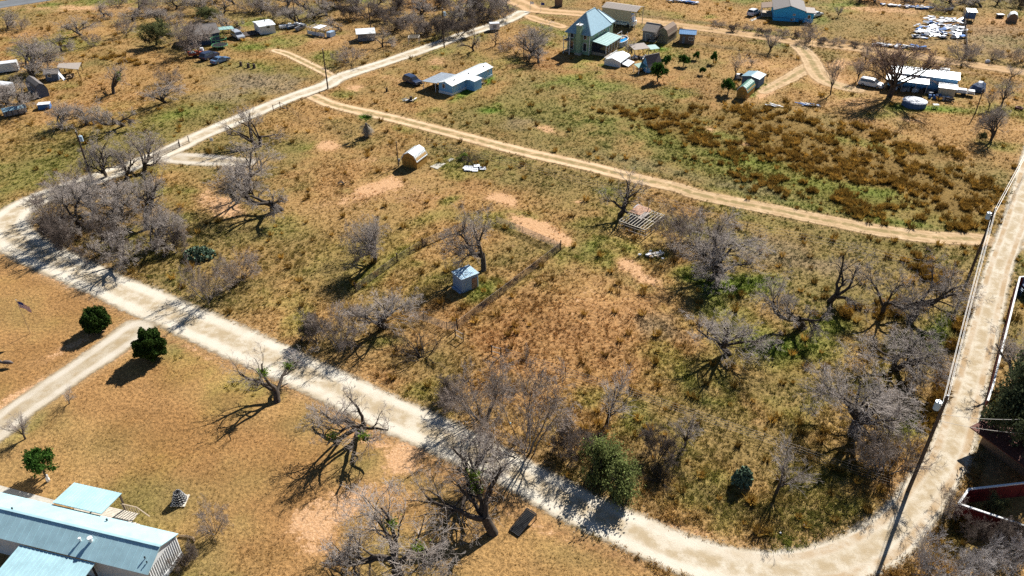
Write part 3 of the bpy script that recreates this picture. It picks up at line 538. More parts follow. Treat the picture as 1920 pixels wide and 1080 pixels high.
for sd in (3, 8, 15, 21, 34, 55):
    make_proto('mesquite', sd, P_mesq(), stems=1 if sd % 2 else 2, r0=.24, spread=.35)
for sd in (5, 12, 17, 29):      # heavy crooked limbs, thin twigging
    make_proto('gnarled', sd, P_mesq(kids=(4,5,5,4,3), L=1.1, ratio=(3.4,.6,.55,.5,.55), up=(.0,.09,.04,.02,0,0), ang=(.9,.7,.8,.8,.8)), stems=1 if sd % 2 else 2, r0=.27, spread=.5)
for sd in (4, 9, 14):         # many-stemmed brush
    make_proto('brush', sd, dict(nseg=(5,4,3,2,1), taper=(.35,.3,.3,.3,.3), crook=(.18,.22,.2,.15,.1), up=(.04,.03,.02,0,0), kids=(6,6,5,3), t0=(.2,.15,.1,.1), ang=(.6,.7,.7,.7), ratio=(.55,.55,.5,.55), rr=(.5,.5,.5,.6), flat=(1,1,1,1), L=2.6), stems=9, r0=.055, spread=.75, split=1, twig='twig_brush', bark='bark_grey')
for sd in (4, 9):
    make_proto('pale_brush', sd+40, dict(nseg=(5,4,3,2), taper=(.35,.3,.3,.3), crook=(.18,.22,.2,.15), up=(.04,.03,.02,0), kids=(7,6,5), t0=(.2,.15,.1), ang=(.6,.7,.7), ratio=(.55,.55,.55), rr=(.5,.5,.5), flat=(1,1,1), L=2.6), stems=9, r0=.055, spread=.85, split=1, twig='twig_pale', bark='bark_grey', minr=.009)
for sd in (6, 13):            # darker brush
    make_proto('dark_brush', sd, dict(nseg=(5,4,3,2,1), taper=(.35,.3,.3,.3,.3), crook=(.2,.25,.2,.15,.1), up=(.02,.02,.02,0,0), kids=(7,6,6,5), t0=(.2,.15,.1,.1), ang=(.7,.7,.7,.7), ratio=(.55,.55,.5,.55), rr=(.5,.5,.5,.6), flat=(1,1,1,1), L=2.4), stems=10, r0=.05, spread=.9, split=1, twig='twig_dark', bark='bark_dark')
for sd in (7, 16):            # young tree, upright vase of straight shoots
    make_proto('sapling', sd, dict(nseg=(3,5,4,3,1), taper=(.8,.3,.3,.3,.3), crook=(.05,.07,.09,.1,.1), up=(.02,.05,.04,.02,0), kids=(7,6,5,4), t0=(.5,.15,.15,.1), ang=(.42,.42,.5,.6), ratio=(2.2,.55,.5,.5), rr=(.5,.5,.5,.6), flat=(1,1,1,1), L=1.2), stems=1, r0=.1, spread=.05, split=2, twig='twig_grey', bark='bark_dark')
make_proto('pecan', 19, dict(nseg=(3,6,5,4,2), taper=(.85,.3,.3,.3,.3), crook=(.05,.1,.12,.14,.1), up=(.02,.05,.04,.03,0), kids=(9,9,7,6), t0=(.5,.25,.2,.1), ang=(.62,.55,.6,.7), ratio=(2.3,.5,.5,.5), rr=(.5,.45,.45,.6), flat=(1,1,1,1), L=2.0), stems=1, r0=.2, spread=.05, split=3, twig='twig_brown', bark='bark_dark', minr=.009)
for sd in (23, 25):           # dead heap
    make_proto('dead_heap', sd, dict(nseg=(5,4,3,2), taper=(.4,.3,.3,.3), crook=(.25,.25,.2,.15), up=(-.06,-.04,-.02,0), kids=(6,5,4), t0=(.2,.15,.1), ang=(.8,.8,.7), ratio=(.55,.55,.5), rr=(.5,.5,.5), flat=(.6,.6,1), L=3.0), stems=14, r0=.09, spread=1.6, split=1, twig='bark_dark', bark='bark_dark')

# evergreen crowns: leaf sprays set on a limb frame
leafy('leaf_oak', col=(0.085,0.10,0.05), trans=.25); leafy('leaf_juniper', col=(0.035,0.062,0.014), trans=.2); leafy('leaf_green', col=(0.05,0.105,0.02), trans=.3)
leafy('leaf_huisache', col=(0.19,0.22,0.075), trans=.35); leafy('leaf_dusty', col=(0.13,0.14,0.06), trans=.35)
def leaf_cloud(P, size, seed, flat=0.0):
    r = np.random.default_rng(seed); n = len(P); a = r.normal(0, 1, (n, 3)); a /= np.linalg.norm(a, axis=1)[:, None]; b = r.normal(0, 1, (n, 3)); b -= a*(a*b).sum(1)[:, None]; b /= np.linalg.norm(b, axis=1)[:, None]
    s_ = size*r.uniform(.6, 1.4, n)[:, None]
    V = np.stack([P-a*s_*.5, P+b*s_*.28, P+a*s_*.6, P-b*s_*.28], 1).reshape(-1, 3); F_ = np.arange(4*n).reshape(-1, 4); return V, F_
def ever_proto(kind, seed, P, n_leaf, size, jit, leaf, stems=1, r0=.2, spread=.2, bark='bark_dark', split=3):
    t = Tree(seed)
    for i in range(stems):
        a = t.r.uniform(0, 2*math.pi); t.grow(np.array((0,0,-.08)), np.array((spread*math.cos(a), spread*math.sin(a), 1.0)), P['L'], r0, 0, P)
    a, _ = t.meshes(split) if split < 9 else (None, None)
    tips = np.concatenate([s_[1][1:] for s_ in t.seg if s_[0] >= split-1]); idx = t.r.integers(0, len(tips), n_leaf); Q = tips[idx]+t.r.normal(0, jit, (n_leaf, 3))
    Q = Q[Q[:, 2] > .15]; V, F_ = leaf_cloud(Q, size, seed)
    PROTO.setdefault(kind, []).append((np_mesh(kind+'_trunk', a[0], a[1], bark, smooth=True), np_mesh(kind+'_crown', V, F_, leaf), np.percentile(Q[:, 2], 99.5), np.percentile(np.hypot(Q[:, 0], Q[:, 1]), 96)))
ever_proto('live_oak', 2, P_mesq(kids=(6,6,6,5,3)), 14000, .2, .16, 'leaf_oak', r0=.3)
ever_proto('huisache', 31, P_mesq(kids=(5,6,6,5,3), L=.6), 4200, .12, .13, 'leaf_huisache', stems=2, r0=.16, spread=.5)
ever_proto('broadleaf', 41, P_mesq(kids=(5,5,5,4,3), L=1.4, ratio=(1.2,.6,.6,.5,.5)), 3500, .26, .16, 'leaf_green', r0=.12, spread=.2)
ever_proto('dusty_oak', 43, P_mesq(kids=(6,6,5,4,3)), 7000, .2, .2, 'leaf_dusty', r0=.22)
def ball_proto():
    r = np.random.default_rng(5); n = 16000; d = r.normal(0, 1, (n, 3)); d /= np.linalg.norm(d, axis=1)[:, None]
    lump = 1+.15*np.sin(d[:, 0]*5+1)*np.sin(d[:, 1]*6)+.12*np.sin(d[:, 2]*8+d[:, 0]*5)+.06*np.sin(d[:, 1]*15+d[:, 2]*11); rad = (r.random(n)**.25)*lump*(1+r.normal(0, .035, n))
    Q = d*rad[:, None]*np.array((1.12,1.12,1.12)); Q[:, 2] = Q[:, 2]*np.where(Q[:, 2] < 0, .86, 1.0)+1.12; Q = Q[Q[:, 2] > .12]
    V, F_ = leaf_cloud(Q, .15, 6); t = Tree(77); t.grow(np.array((0,0,-.05)), np.array((0,0,1.)), 1.1, .12, 0, P_mesq(L=1)); a, _ = t.meshes(1)
    PROTO['juniper'] = [(np_mesh('juniper_trunk', a[0][a[0][:, 2] < 99], a[1], 'bark_dark'), np_mesh('juniper_crown', V, F_, 'leaf_juniper'), 2.2, 1.15)]
ball_proto()
leafy('leaf_mistletoe', col=(0.15,0.22,0.03), trans=.35)
_mr = np.random.default_rng(9); _q = _mr.normal(0, .21, (420, 3)); MISTLE = np_mesh('mistletoe', *leaf_cloud(_q, .14, 12), 'leaf_mistletoe')
_cnt = {}
KINDNAME = dict(mesquite='mesquite_tree', gnarled='mesquite_tree', brush='brush_shrub', dark_brush='brush_shrub', sapling='young_tree', pecan='pecan_tree', dead_heap='dead_brush', pale_brush='brush_shrub', live_oak='live_oak', huisache='huisache_shrub', broadleaf='evergreen_tree', dusty_oak='oak_tree', juniper='clipped_juniper')
def tree(kind, u, v, vt, hw, label, cat='tree', group=None, idx=None, rz=None, lean=(0, 0)):
    b = at(u, v); h = max(.6, rise(u, v, vt)); rad = hw*mpp(v)*(1.14 if kind in ('mesquite','gnarled') else 1.0); k = _cnt.get(kind, 0); _cnt[kind] = k+1
    pr = PROTO[kind][k % len(PROTO[kind]) if idx is None else idx]
    o = thing(KINDNAME[kind], label, cat, b, 0, group); o.rotation_euler = (lean[0], lean[1], rnd.uniform(0, 6.28) if rz is None else rz)
    s = h/pr[2]; q = rad/pr[3]; q = min(max(q, s*.6), s*1.9); o.scale = (q, q, s)
    link('trunk', pr[0], o); link('crown', pr[1], o)
    if label and ('lawn' in label or 'netted' in label or 'barn shaped' in label or 'greenish' in label) and kind in LIMB:
        ii_ = PROTO[kind].index(pr)
        for p in LIMB[kind][ii_][:2]:
            m_ = link('mistletoe', MISTLE, o, p); m_.scale = (1.3/q, 1.3/q, 1.1/s); m_['kind'] = 'stuff'
    return o
G_T='bare trees in the thicket at the road bend'
for a in [
 # --- foreground, on the lawn
 ('gnarled',520,753,655,80,'bare crooked mesquite on the lawn, its crown leaning over the gravel road edge','tree',None,0),
 ('gnarled',675,803,705,88,'bare sprawling mesquite between the lawn and the road, casting a forked shadow','tree',None,1),
 ('gnarled',892,912,800,90,'bare twisted mesquite at the road edge with a long trunk shadow on bare earth','tree',None,2),
 ('gnarled',926,1000,862,115,'large bare mesquite with low forking limbs beside the black netted frame','tree',None,3,2.6),
 ('mesquite',748,1078,950,112,'wide bare grey twigged mesquite on the lawn nearest the bare earth','tree',None,0),
 ('brush',402,998,946,20,'small bare shrubby tree beside the end wall of the long metal roofed home','shrub'),
 ('sapling',130,757,733,17,'pale bare sapling beside the gravel driveway, the one closer to the junction','tree',None,0),
 ('sapling',48,823,780,20,'pale bare sapling beside the gravel driveway, closer to the metal roofed home','tree',None,1),
 # --- the middle lots
 ('mesquite',702,492,404,48,'bare round topped mesquite standing alone west of the fenced plot','tree',None,1),
 ('mesquite',907,508,386,60,'tall bare double crowned mesquite right behind the small metal shed','tree',None,2),
 ('mesquite',723,614,532,58,'bare mesquite between the metal shed and the gravel road, weeds at its foot','tree',None,3),
 ('gnarled',1163,402,318,60,'bare dark limbed mesquite leaning against the roofless animal pen','tree',None,2),
 ('brush',1262,458,392,42,'smoky grey brush heap beside the roofless animal pen','shrub'),
 ('brush',1310,468,398,55,'tall pale grey brush clump behind the mesquite with green undergrowth','shrub'),
 ('mesquite',1345,518,425,66,'bare pale twigged mesquite standing in the bright green patch near the pen','tree',None,4),
 ('mesquite',1507,614,508,70,'wide bare mesquite with dense grey twigs above green ground','tree',None,5),
 ('gnarled',1555,566,455,66,'tall bare fork limbed mesquite behind the wide dense one','tree',None,0),
 ('mesquite',1652,592,500,50,'bare mesquite over brown bunch grass, the smaller of the pair by the power line','tree',None,0),
 ('mesquite',1717,588,476,68,'bare dark twigged mesquite over brown bunch grass next to the power pole','tree',None,2),
 ('mesquite',1367,664,575,62,'bare low forked mesquite alone at the edge of the open brown lot','tree',None,3),
 ('mesquite',1677,694,620,75,'bare pale grey mesquite beside the power line, spreading and flat topped','tree',None,1),
 ('mesquite',1598,808,698,80,'dense silver grey mesquite with a dark shadow, set back from the leaning pole','tree',None,4),
 ('brush',1657,888,795,58,'thin brown grey shrub tree between the silver mesquite and the tall pole','shrub'),
 ('sapling',1455,926,848,50,'young bare tree with a long fan shaped shadow reaching the gravel road','tree',None,0),
 ('sapling',1284,838,785,24,'small bare sapling on the olive grass near the green shrubs','tree',None,1),
 ('brush',985,852,712,62,'tall grey brush clump overhanging the gravel road','shrub'),
 ('brush',905,790,688,66,'wide grey brown brush clump at the roadside by the loose gate frame','shrub'),
 ('dark_brush',850,750,715,36,'low dark brush at the roadside west of the tall grey clump','shrub'),
 ('sapling',1137,796,706,50,'bare upright tree with lilac grey twigs behind the green shrubs','tree',None,0),
 ('dark_brush',1080,855,790,45,'dark tangled brush between the road and the green shrubs','shrub'),
 ('huisache',1108,886,816,54,'feathery bright green shrub beside the gravel road, the taller of the two','shrub'),
 ('huisache',1170,914,852,54,'feathery bright green shrub with a dark shadow on the road, the lower of the two','shrub'),
 ('dark_brush',1232,868,815,38,'dark bare brush east of the green shrubs','shrub'),
 ('dead_heap',1240,905,872,22,'bleached dead stump and branches lying east of the green shrubs','dead wood'),
 ('brush',640,646,572,52,'grey brush with black shadow beside the mesquite near the gravel road','shrub'),
 ('dark_brush',600,640,585,34,'low dark brush at the road edge opposite the lawn mesquites','shrub'),
 ('dead_heap',790,672,628,48,'heap of dead black branches near the wooden gate frames','dead wood'),
 ('dead_heap',878,300,280,34,'dead dark bush on the slab remains behind the barn shaped shed','dead wood'),
 ('brush',392,562,488,46,'grey bare bush near the gravel road, below the prickly pear','shrub'),
 ('brush',450,526,468,38,'grey bare bush beside the prickly pear, the one away from the road','shrub'),
 ('mesquite',527,394,298,74,'big bare mesquite with black root shadows on the golden lot','tree',None,5),
 ('mesquite',468,362,272,66,'big bare mesquite overhanging the white gravel pad','tree',None,0),
 ('gnarled',485,276,203,48,'bare gnarled mesquite beside the road north of the white gravel pad','tree',None,1),
 # --- roadside at the left
 ('mesquite',270,322,248,46,'bare mesquite along the pipe fence, the one closest to the gravel pad','tree',None,2),
 ('mesquite',237,335,262,32,'bare mesquite along the pipe fence, in the middle of three','tree',None,3),
 ('mesquite',200,332,258,30,'bare mesquite along the pipe fence, beside the transformer pole','tree',None,4),
 ('brush',128,356,318,40,'grey brush by the gravel road west of the transformer pole','shrub'),
 ('mesquite',232,236,176,44,'bare round mesquite over brown grass across the road from the pole','tree',None,5),
 ('gnarled',160,236,190,32,'bare fork trunked mesquite next to the round one across the road','tree',None,2),
 ('mesquite',116,242,198,34,'bare low mesquite at the dark shaded ground across the road','tree',None,1),
 ('mesquite',310,192,148,34,'bare mesquite with a long dark shadow strip on the pasture','tree',None,3),
 ('brush',318,160,128,26,'pale bare shrub at the edge of the grey weeds','shrub'),
 ('gnarled',213,176,116,36,'bare greenish limbed tree alone on the golden pasture','tree',None,3),
 ('mesquite',48,204,148,40,'reddish bare tree in front of the dark barn roofed shed','tree',None,2),
 ('mesquite',14,196,152,26,'bare tree at the side of the dark barn roofed shed','tree',None,4),
 ('mesquite',62,143,74,48,'large bare pale tree behind the shed with the lean-to','tree',None,1),
 ('brush',88,132,98,28,'grey green brush beside the shed with the lean-to','shrub'),
 ('mesquite',115,96,62,22,'small bare tree beyond the shed with the lean-to','tree',None,0),
 ('brush',174,86,62,16,'thin bare shrub on the far pasture','shrub'),
 ('mesquite',153,66,26,28,'bare tree in the far pasture, open ground around it','tree',None,3),
 ('mesquite',14,54,18,22,'bare tree by the highway verge','tree',None,2),
 ('brush',38,56,34,20,'grey brush by the highway verge','shrub'),
 ('dusty_oak',293,84,38,32,'dusty green oak shading the dark horse','tree'),
 ('brush',350,97,30,48,'big pale bare bush in front of the navy blue house','shrub'),
 ('mesquite',448,58,14,32,'bare tree between the navy house and the white cabin','tree',None,5),
 ('dusty_oak',395,38,10,28,'dusty green tree behind the navy house','tree'),
 ('mesquite',560,46,12,30,'bare tree behind the scrap boats and the open pen','tree',None,1),
 ('brush',655,118,84,30,'bare shrub tree south of the far gravel road beside the farm track','shrub'),
 ('mesquite',717,88,58,22,'bare tree by the white roofed shack','tree',None,0),
 ('gnarled',888,96,44,24,'crooked bare tree with few twigs beside the gravel road','tree',None,0),
 ('gnarled',928,86,52,13,'thin crooked bare tree behind the crooked roadside one','tree',None,2),
 ('mesquite',1000,104,46,32,'bare twiggy tree near the flagged path to the green house','tree',None,4),
 ('mesquite',1010,118,74,22,'leaning bare tree closest to the green house shadow','tree',None,3),
 ('brush',950,95,78,16,'low bare bush on the rusty ground by the road','shrub'),
 ('mesquite',1185,100,72,16,'bare tree between the pool and the white carport','tree',None,2),
 ('mesquite',1212,78,50,22,'bare tree over the grey yard sheds','tree',None,5),
 # --- yards, right
 ('broadleaf',1233,153,118,16,'dark green tree in front of the little blue playhouse','tree'),
 ('broadleaf',1248,126,104,9,'small green shrub tree beside the playhouse','tree'),
 ('broadleaf',1282,124,104,11,'round small green tree on the mown yard by the playhouse','tree'),
 ('broadleaf',1305,112,97,7,'small dark green shrub below the blue roofed cabin','shrub'),
 ('broadleaf',1337,119,97,7,'dark upright evergreen shrub alone on the yard','shrub'),
 ('broadleaf',1316,140,126,6,'tiny evergreen shrub on the yard between the saplings','shrub'),
 ('broadleaf',1364,177,147,14,'bushy green tree beside the brown shed with a green roof','tree'),
 ('sapling',1377,148,94,16,'tall bare sapling behind the blue storage shed','tree',None,0),
 ('sapling',1443,98,60,16,'bare sapling beside the far dirt road','tree',None,1),
 ('sapling',1409,124,110,7,'little bare shrub on the golden yard','shrub',None,1),
 ('brush',1520,78,42,26,'bare bush across the dirt road from the bright blue house','shrub'),
 ('sapling',1557,178,108,20,'bare young tree on the sandy yard beside the white minivan','tree',None,0),
 ('pecan',1668,180,78,68,'big bare pecan with reddish twigs in front of the trailer home','tree'),
 ('sapling',1608,152,108,12,'thin bare tree behind the white minivan','tree',None,1),
 ('sapling',1622,120,84,12,'thin bare tree leaning at the dirt road near the trailer home','tree',None,0),
 ('brush',1803,112,78,28,'bare bush beyond the dirt road below the small blue white hut','shrub'),
 ('brush',1822,110,84,18,'thin bare bush beside the roadside ditch, next to the bigger bush','shrub'),
 ('brush',1862,112,88,18,'bare brush at the ditch with a white bag','shrub'),
 ('brush',1912,118,84,22,'bare brush farthest along the ditch','shrub'),
 ('mesquite',1858,263,195,27,'bare mesquite at the corner of the trailer home yard','tree',None,1),
 ('sapling',1853,206,163,14,'bare young tree beside the yard pole','tree',None,0),
 ('sapling',1878,198,148,18,'brownish bare young tree behind the yard pole','tree',None,1),
 ('sapling',1894,150,124,16,'bare young tree by the dirt road beyond the tarp covered vehicle','tree',None,0),
 ('dusty_oak',1836,264,246,10,'grey green shrub at the foot of the corner mesquite','shrub'),
 ('brush',1760,20,4,22,'dark bare bush behind the scrap pile','shrub'),
 ('mesquite',1782,18,-14,30,'bare tree behind the scrap pile','tree',None,2),
 ('mesquite',1840,14,-16,26,'bare tree behind the small blue white hut','tree',None,5),
 ('sapling',1571,32,12,8,'stump like bare tree on the green yard of the bright blue house','tree',None,1),
 # --- east of the road
 ('live_oak',1908,856,702,92,'dark green live oak over the brown roofed building','tree'),
 ('mesquite',1905,722,612,52,'bare dark tree behind the white topped red fence','tree',None,3),
 ('brush',1768,962,918,30,'brown grey weedy bush outside the red fence corner','shrub'),
 ('pale_brush',1748,1080,1012,42,'pale grey brush at the road bend, the clump closest to the road','shrub'),
 ('pale_brush',1822,1075,1012,48,'pale grey brush below the red fence, the middle clump','shrub'),
 ('pale_brush',1902,1075,1015,46,'pale grey brush below the red fence, the clump farthest from the road','shrub'),
 ('dusty_oak',1868,968,935,26,'grey green bushes inside the red fenced yard','shrub'),
]: tree(*a)
for a in [('dark_brush',1834,1012,965,36,'dark tangled brush outside the pointed red fence, beside its corner','shrub'),('dark_brush',1896,1030,985,38,'dark tangled brush outside the pointed red fence, away from its corner','shrub')]: tree(*a)
# thickets: only their place tells these apart
for i, (u, v, vt, hw, k) in enumerate([(150,432,338,54,'mesquite'),(100,412,352,38,'brush'),(276,430,318,50,'gnarled'),(294,468,398,46,'mesquite'),(240,492,416,50,'mesquite'),(182,400,326,50,'mesquite'),(226,402,336,44,'mesquite'),(130,462,398,36,'dark_brush'),(200,470,410,40,'dark_brush'),(320,440,392,34,'brush'),(255,385,330,36,'mesquite'),(170,365,320,34,'gnarled'),(215,440,372,40,'mesquite'),(330,475,432,26,'dark_brush'),(110,440,395,28,'dark_brush')]):
    tree(k, u, v, vt, hw, 'bare grey tree in the thicket at the road bend', 'tree', G_T)
for i, (u, v) in enumerate([(655,36),(668,12),(690,34),(708,18),(735,58),(742,20),(762,46),(778,66),(790,28),(806,60),(826,74),(842,52),(848,26),(866,40),(880,18),(902,44),(918,28),(940,36),(952,20),(816,12),(630,12),(612,30),(770,8),(900,8),(726,38),(860,66),(640,56)]):
    k = ('dark_brush','mesquite','brush','mesquite','dark_brush')[i % 5]
    tree(k, u, v, v-rnd.uniform(26, 44), rnd.uniform(20, 30), 'bare brush tree in the wide thicket north of the gravel road', 'tree', 'bare trees of the thicket north of the gravel road')
for i, (u, v) in enumerate([(195,32),(236,64),(304,46),(258,20),(285,24),(330,18),(346,10),(372,26),(420,24),(470,22),(492,20),(510,36),(575,18),(590,34),(222,10),(250,40),(322,42),(540,10),(440,8),(400,4)]):
    k = ('mesquite','brush','mesquite','gnarled','brush')[i % 5]
    tree(k, u, v, v-rnd.uniform(24, 42), rnd.uniform(20, 30), 'bare grey tree in the grove behind the navy house and the white cabin', 'tree', 'bare trees of the grove behind the far cabins')
for i, (u, v) in enumerate([(1700,6),(1730,4),(1815,6),(1870,8),(1905,12),(1640,4),(1610,2)]):
    tree(('dark_brush','mesquite')[i % 2], u, v, v-rnd.uniform(14, 26), rnd.uniform(14, 22), 'dark bare brush tree along the far side of the scrap yard', 'tree', 'brush trees beyond the scrap yard')
for i, (u, v) in enumerate([(1345,50),(1375,58),(1400,56),(1430,64),(1465,68),(1545,82),(1570,84),(1600,88),(1630,92),(1490,70)]):
    tree(('brush','dark_brush')[i % 2], u, v, v-rnd.uniform(9, 16), rnd.uniform(9, 15), 'low bare brush along the ditch of the far dirt road', 'shrub', 'low brush along the far dirt road')
# ------------------------------------------------------------------ materials of things
for n_, c_, kw in [
 ('roof_white',(0.74,0.77,0.76),dict(rough=.42,metal=.0,var=.12,scale=1.2,spec=.5)),('roof_aqua',(0.38,0.62,0.80),dict(rough=.45,var=.12,scale=2)),('roof_bluegrey',(0.47,0.70,0.75),dict(rough=.36,metal=.25,var=.14,scale=.8,spec=.6)),
 ('roof_galv',(0.56,0.60,0.63),dict(rough=.38,metal=.5,var=.2,scale=1.5)),('roof_teal',(0.29,0.45,0.42),dict(rough=.45,var=.12,scale=1.0)),('roof_shingle',(0.17,0.15,0.14),dict(var=.35,scale=5,bump=.4)),
 ('roof_brown',(0.20,0.13,0.085),dict(var=.3,scale=4,bump=.3)),('roof_tan',(0.34,0.29,0.25),dict(var=.2,scale=4)),('roof_green',(0.10,0.24,0.18),dict(rough=.5,var=.15,scale=2)),('roof_blue',(0.05,0.20,0.42),dict(rough=.45,var=.15,scale=2)),('roof_steel',(0.27,0.42,0.50),dict(rough=.45,var=.15,scale=2)),
 ('rust',(0.30,0.12,0.055),dict(var=.5,scale=3,col2=(0.50,0.34,0.24))),('rust_red',(0.13,0.045,0.03),dict(var=.4,scale=4)),('tin',(0.33,0.45,0.60),dict(rough=.5,metal=.1,var=.14,scale=1.2,stretch=(1,1,.3))),
 ('wall_white',(0.72,0.72,0.70),dict(var=.1,scale=2)),('wall_paleblue',(0.22,0.50,0.78),dict(var=.1,scale=2)),('wall_sage',(0.29,0.41,0.25),dict(var=.1,scale=2)),('wall_azure',(0.06,0.46,0.82),dict(var=.1,scale=2)),('wall_navy',(0.05,0.085,0.16),dict(var=.15,scale=2)),('wall_slate',(0.11,0.14,0.20),dict(var=.2,scale=2)),('wall_beige',(0.52,0.44,0.31),dict(var=.1,scale=2)),('wall_wood',(0.44,0.25,0.055),dict(var=.35,scale=2.5,stretch=(4,4,.5))),('wall_brown',(0.22,0.15,0.10),dict(var=.35,scale=3,stretch=(4,4,.5))),('wall_olive',(0.27,0.24,0.16),dict(var=.25,scale=3)),('wall_grey',(0.26,0.26,0.26),dict(var=.3,scale=2)),('wall_blue',(0.07,0.13,0.24),dict(var=.15,scale=2)),('wall_red',(0.15,0.016,0.016),dict(var=.25,scale=2)),
 ('trim',(0.78,0.78,0.76),dict(var=.08,scale=3)),('timber',(0.42,0.33,0.23),dict(var=.35,scale=3,stretch=(3,3,.6))),('timber_grey',(0.36,0.32,0.28),dict(var=.35,scale=3)),('timber_pale',(0.62,0.55,0.45),dict(var=.25,scale=4)),('post_dark',(0.085,0.06,0.045),dict(var=.4,scale=4)),('post_steel',(0.13,0.105,0.095),dict(rough=.7,metal=.3)),
 ('glass',(0.03,0.035,0.045),dict(rough=.08,spec=.8)),('black',(0.018,0.018,0.02),dict(rough=.6)),('rubber',(0.025,0.025,0.027),dict(rough=.85)),('chrome',(0.5,0.5,0.52),dict(rough=.25,metal=.9)),('concrete',(0.46,0.42,0.35),dict(var=.2,scale=2)),('white_scrap',(0.72,0.73,0.76),dict(var=.3,scale=2)),('blue_tarp',(0.05,0.16,0.42),dict(var=.3,scale=2)),('grey_scrap',(0.28,0.29,0.31),dict(var=.4,scale=3)),('wood_scrap',(0.38,0.26,0.15),dict(var=.4,scale=3)),
 ('pool_blue',(0.02,0.30,0.72),dict(rough=.05,spec=.5)),('pool_wall',(0.30,0.38,0.46),dict(var=.1)),('net',(0.03,0.05,0.04),dict()),('tramp_green',(0.10,0.34,0.16),dict()),('wire',(0.20,0.18,0.16),dict(rough=.5,metal=.6)),('cable',(0.48,0.45,0.40),dict(rough=.5)),('transformer',(0.42,0.55,0.66),dict(rough=.4)),('fence_wire',(0.24,0.19,0.15),dict(rough=.7)),
 ('car_white',(0.74,0.75,0.76),dict(rough=.25,spec=.6)),('car_silver',(0.52,0.55,0.60),dict(rough=.28,metal=.3,spec=.6)),('car_navy',(0.03,0.045,0.09),dict(rough=.2,spec=.7)),('car_blue',(0.10,0.17,0.28),dict(rough=.25,spec=.6)),('lamp_white',(0.8,0.8,0.78),dict(rough=.2)),('lamp_red',(0.4,0.02,0.02),dict(rough=.3)),('red_machine',(0.32,0.07,0.035),dict(var=.3,scale=3)),('horse_coat',(0.05,0.03,0.02),dict(var=.2)),('flag_red',(0.45,0.03,0.04),dict()),('flag_blue',(0.03,0.05,0.22),dict()),
]: mat(n_, c_, **kw)
leafy('cactus', col=(0.10,0.145,0.095), trans=.05); leafy('palm_green', col=(0.10,0.17,0.03), trans=.3); leafy('palm_dead', col=(0.42,0.36,0.28), trans=.3)

def fr(a, b, za=0.0):
    A = at(*a, za); B = at(*b, za); d = B-A; A.z = 0
    return A, math.atan2(d.y, d.x), d.length
def dist(a, b): return (at(*a)-at(*b)).length
def clear(A, rz, L, W):               # no grass inside this footprint
    n = max(1, int(math.ceil(max(L, W)/max(.6, min(L, W)))))
    for i in range(n):
        if L >= W: p = ((i+.5)*L/n, W/2); r = math.hypot(L/n, W)/2*.86
        else: p = (L/2, (i+.5)*W/n); r = math.hypot(L, W/n)/2*.86
        KEEP_OUT.append((A.x+p[0]*math.cos(rz)-p[1]*math.sin(rz), A.y+p[0]*math.sin(rz)+p[1]*math.cos(rz), r))
def window(par, side, pos, z, w_, h, L, W, frame='trim', nm='window'):
    """a framed window (or door) on one wall of a box L x W: frame proud of the wall, dark pane set inside it"""
    def pt(a, dpt, zz):
        return {'f':(a,-dpt,zz),'b':(a,W+dpt,zz),'l':(-dpt,a,zz),'r':(L+dpt,a,zz)}[side]
    def bar(a0, a1, z0, z1, d0, d1):
        p, q = pt(a0, d0, z0), pt(a1, d1, z1); m_.box(min(p[0],q[0]),max(p[0],q[0]),min(p[1],q[1]),max(p[1],q[1]),z0,z1)
    m_ = MB(); t = .09
    bar(pos, pos+t, z, z+h, -.02, .05); bar(pos+w_-t, pos+w_, z, z+h, -.02, .05); bar(pos+t, pos+w_-t, z, z+t, -.02, .047); bar(pos+t, pos+w_-t, z+h-t, z+h, -.02, .047)
    if w_ > 1.0 and nm == 'window': bar(pos+w_/2-.03, pos+w_/2+.03, z+t, z+h-t, -.02, .04)
    f = m_.build(nm, frame, par); m_ = MB(); bar(pos+t, pos+w_-t, z+t, z+h-t, -.02, .02); m_.build('pane', 'glass' if nm == 'window' else 'wall_grey', f)
    return f
def ribs(par, pts, n, m, hgt=.035, wd=.06, nm='roof_rib'):
    """raised seams running from edge p0-p1 down to p3-p2, joined into one part of the roof"""
    p = [Vector(q) for q in pts]; m_ = MB(); up = (p[1]-p[0]).cross(p[3]-p[0]).normalized(); up = -up if up.z < 0 else up
    for i in range(n+1):
        t = i/n; a = p[0].lerp(p[1], t)+up*hgt*.4; b = p[3].lerp(p[2], t)+up*hgt*.4; m_.beam(a, b, wd, hgt)
    o = m_.build(nm, m, par); o['kind'] = 'stuff'; return o
def corrugate(p0, p1, z0, z1, n, dep, out):
    """a corrugated sheet wall between two plan points"""
    m_ = MB(); p0 = Vector(p0); p1 = Vector(p1); nr = Vector(out).normalized(); V = []
    for i in range(2*n+1):
        q = p0.lerp(p1, i/(2*n))+nr*(dep if i % 2 else 0); V += [(q.x,q.y,z0),(q.x,q.y,z1)]
    m_.add(V, [(2*i,2*i+2,2*i+3,2*i+1) for i in range(2*n)]); return m_
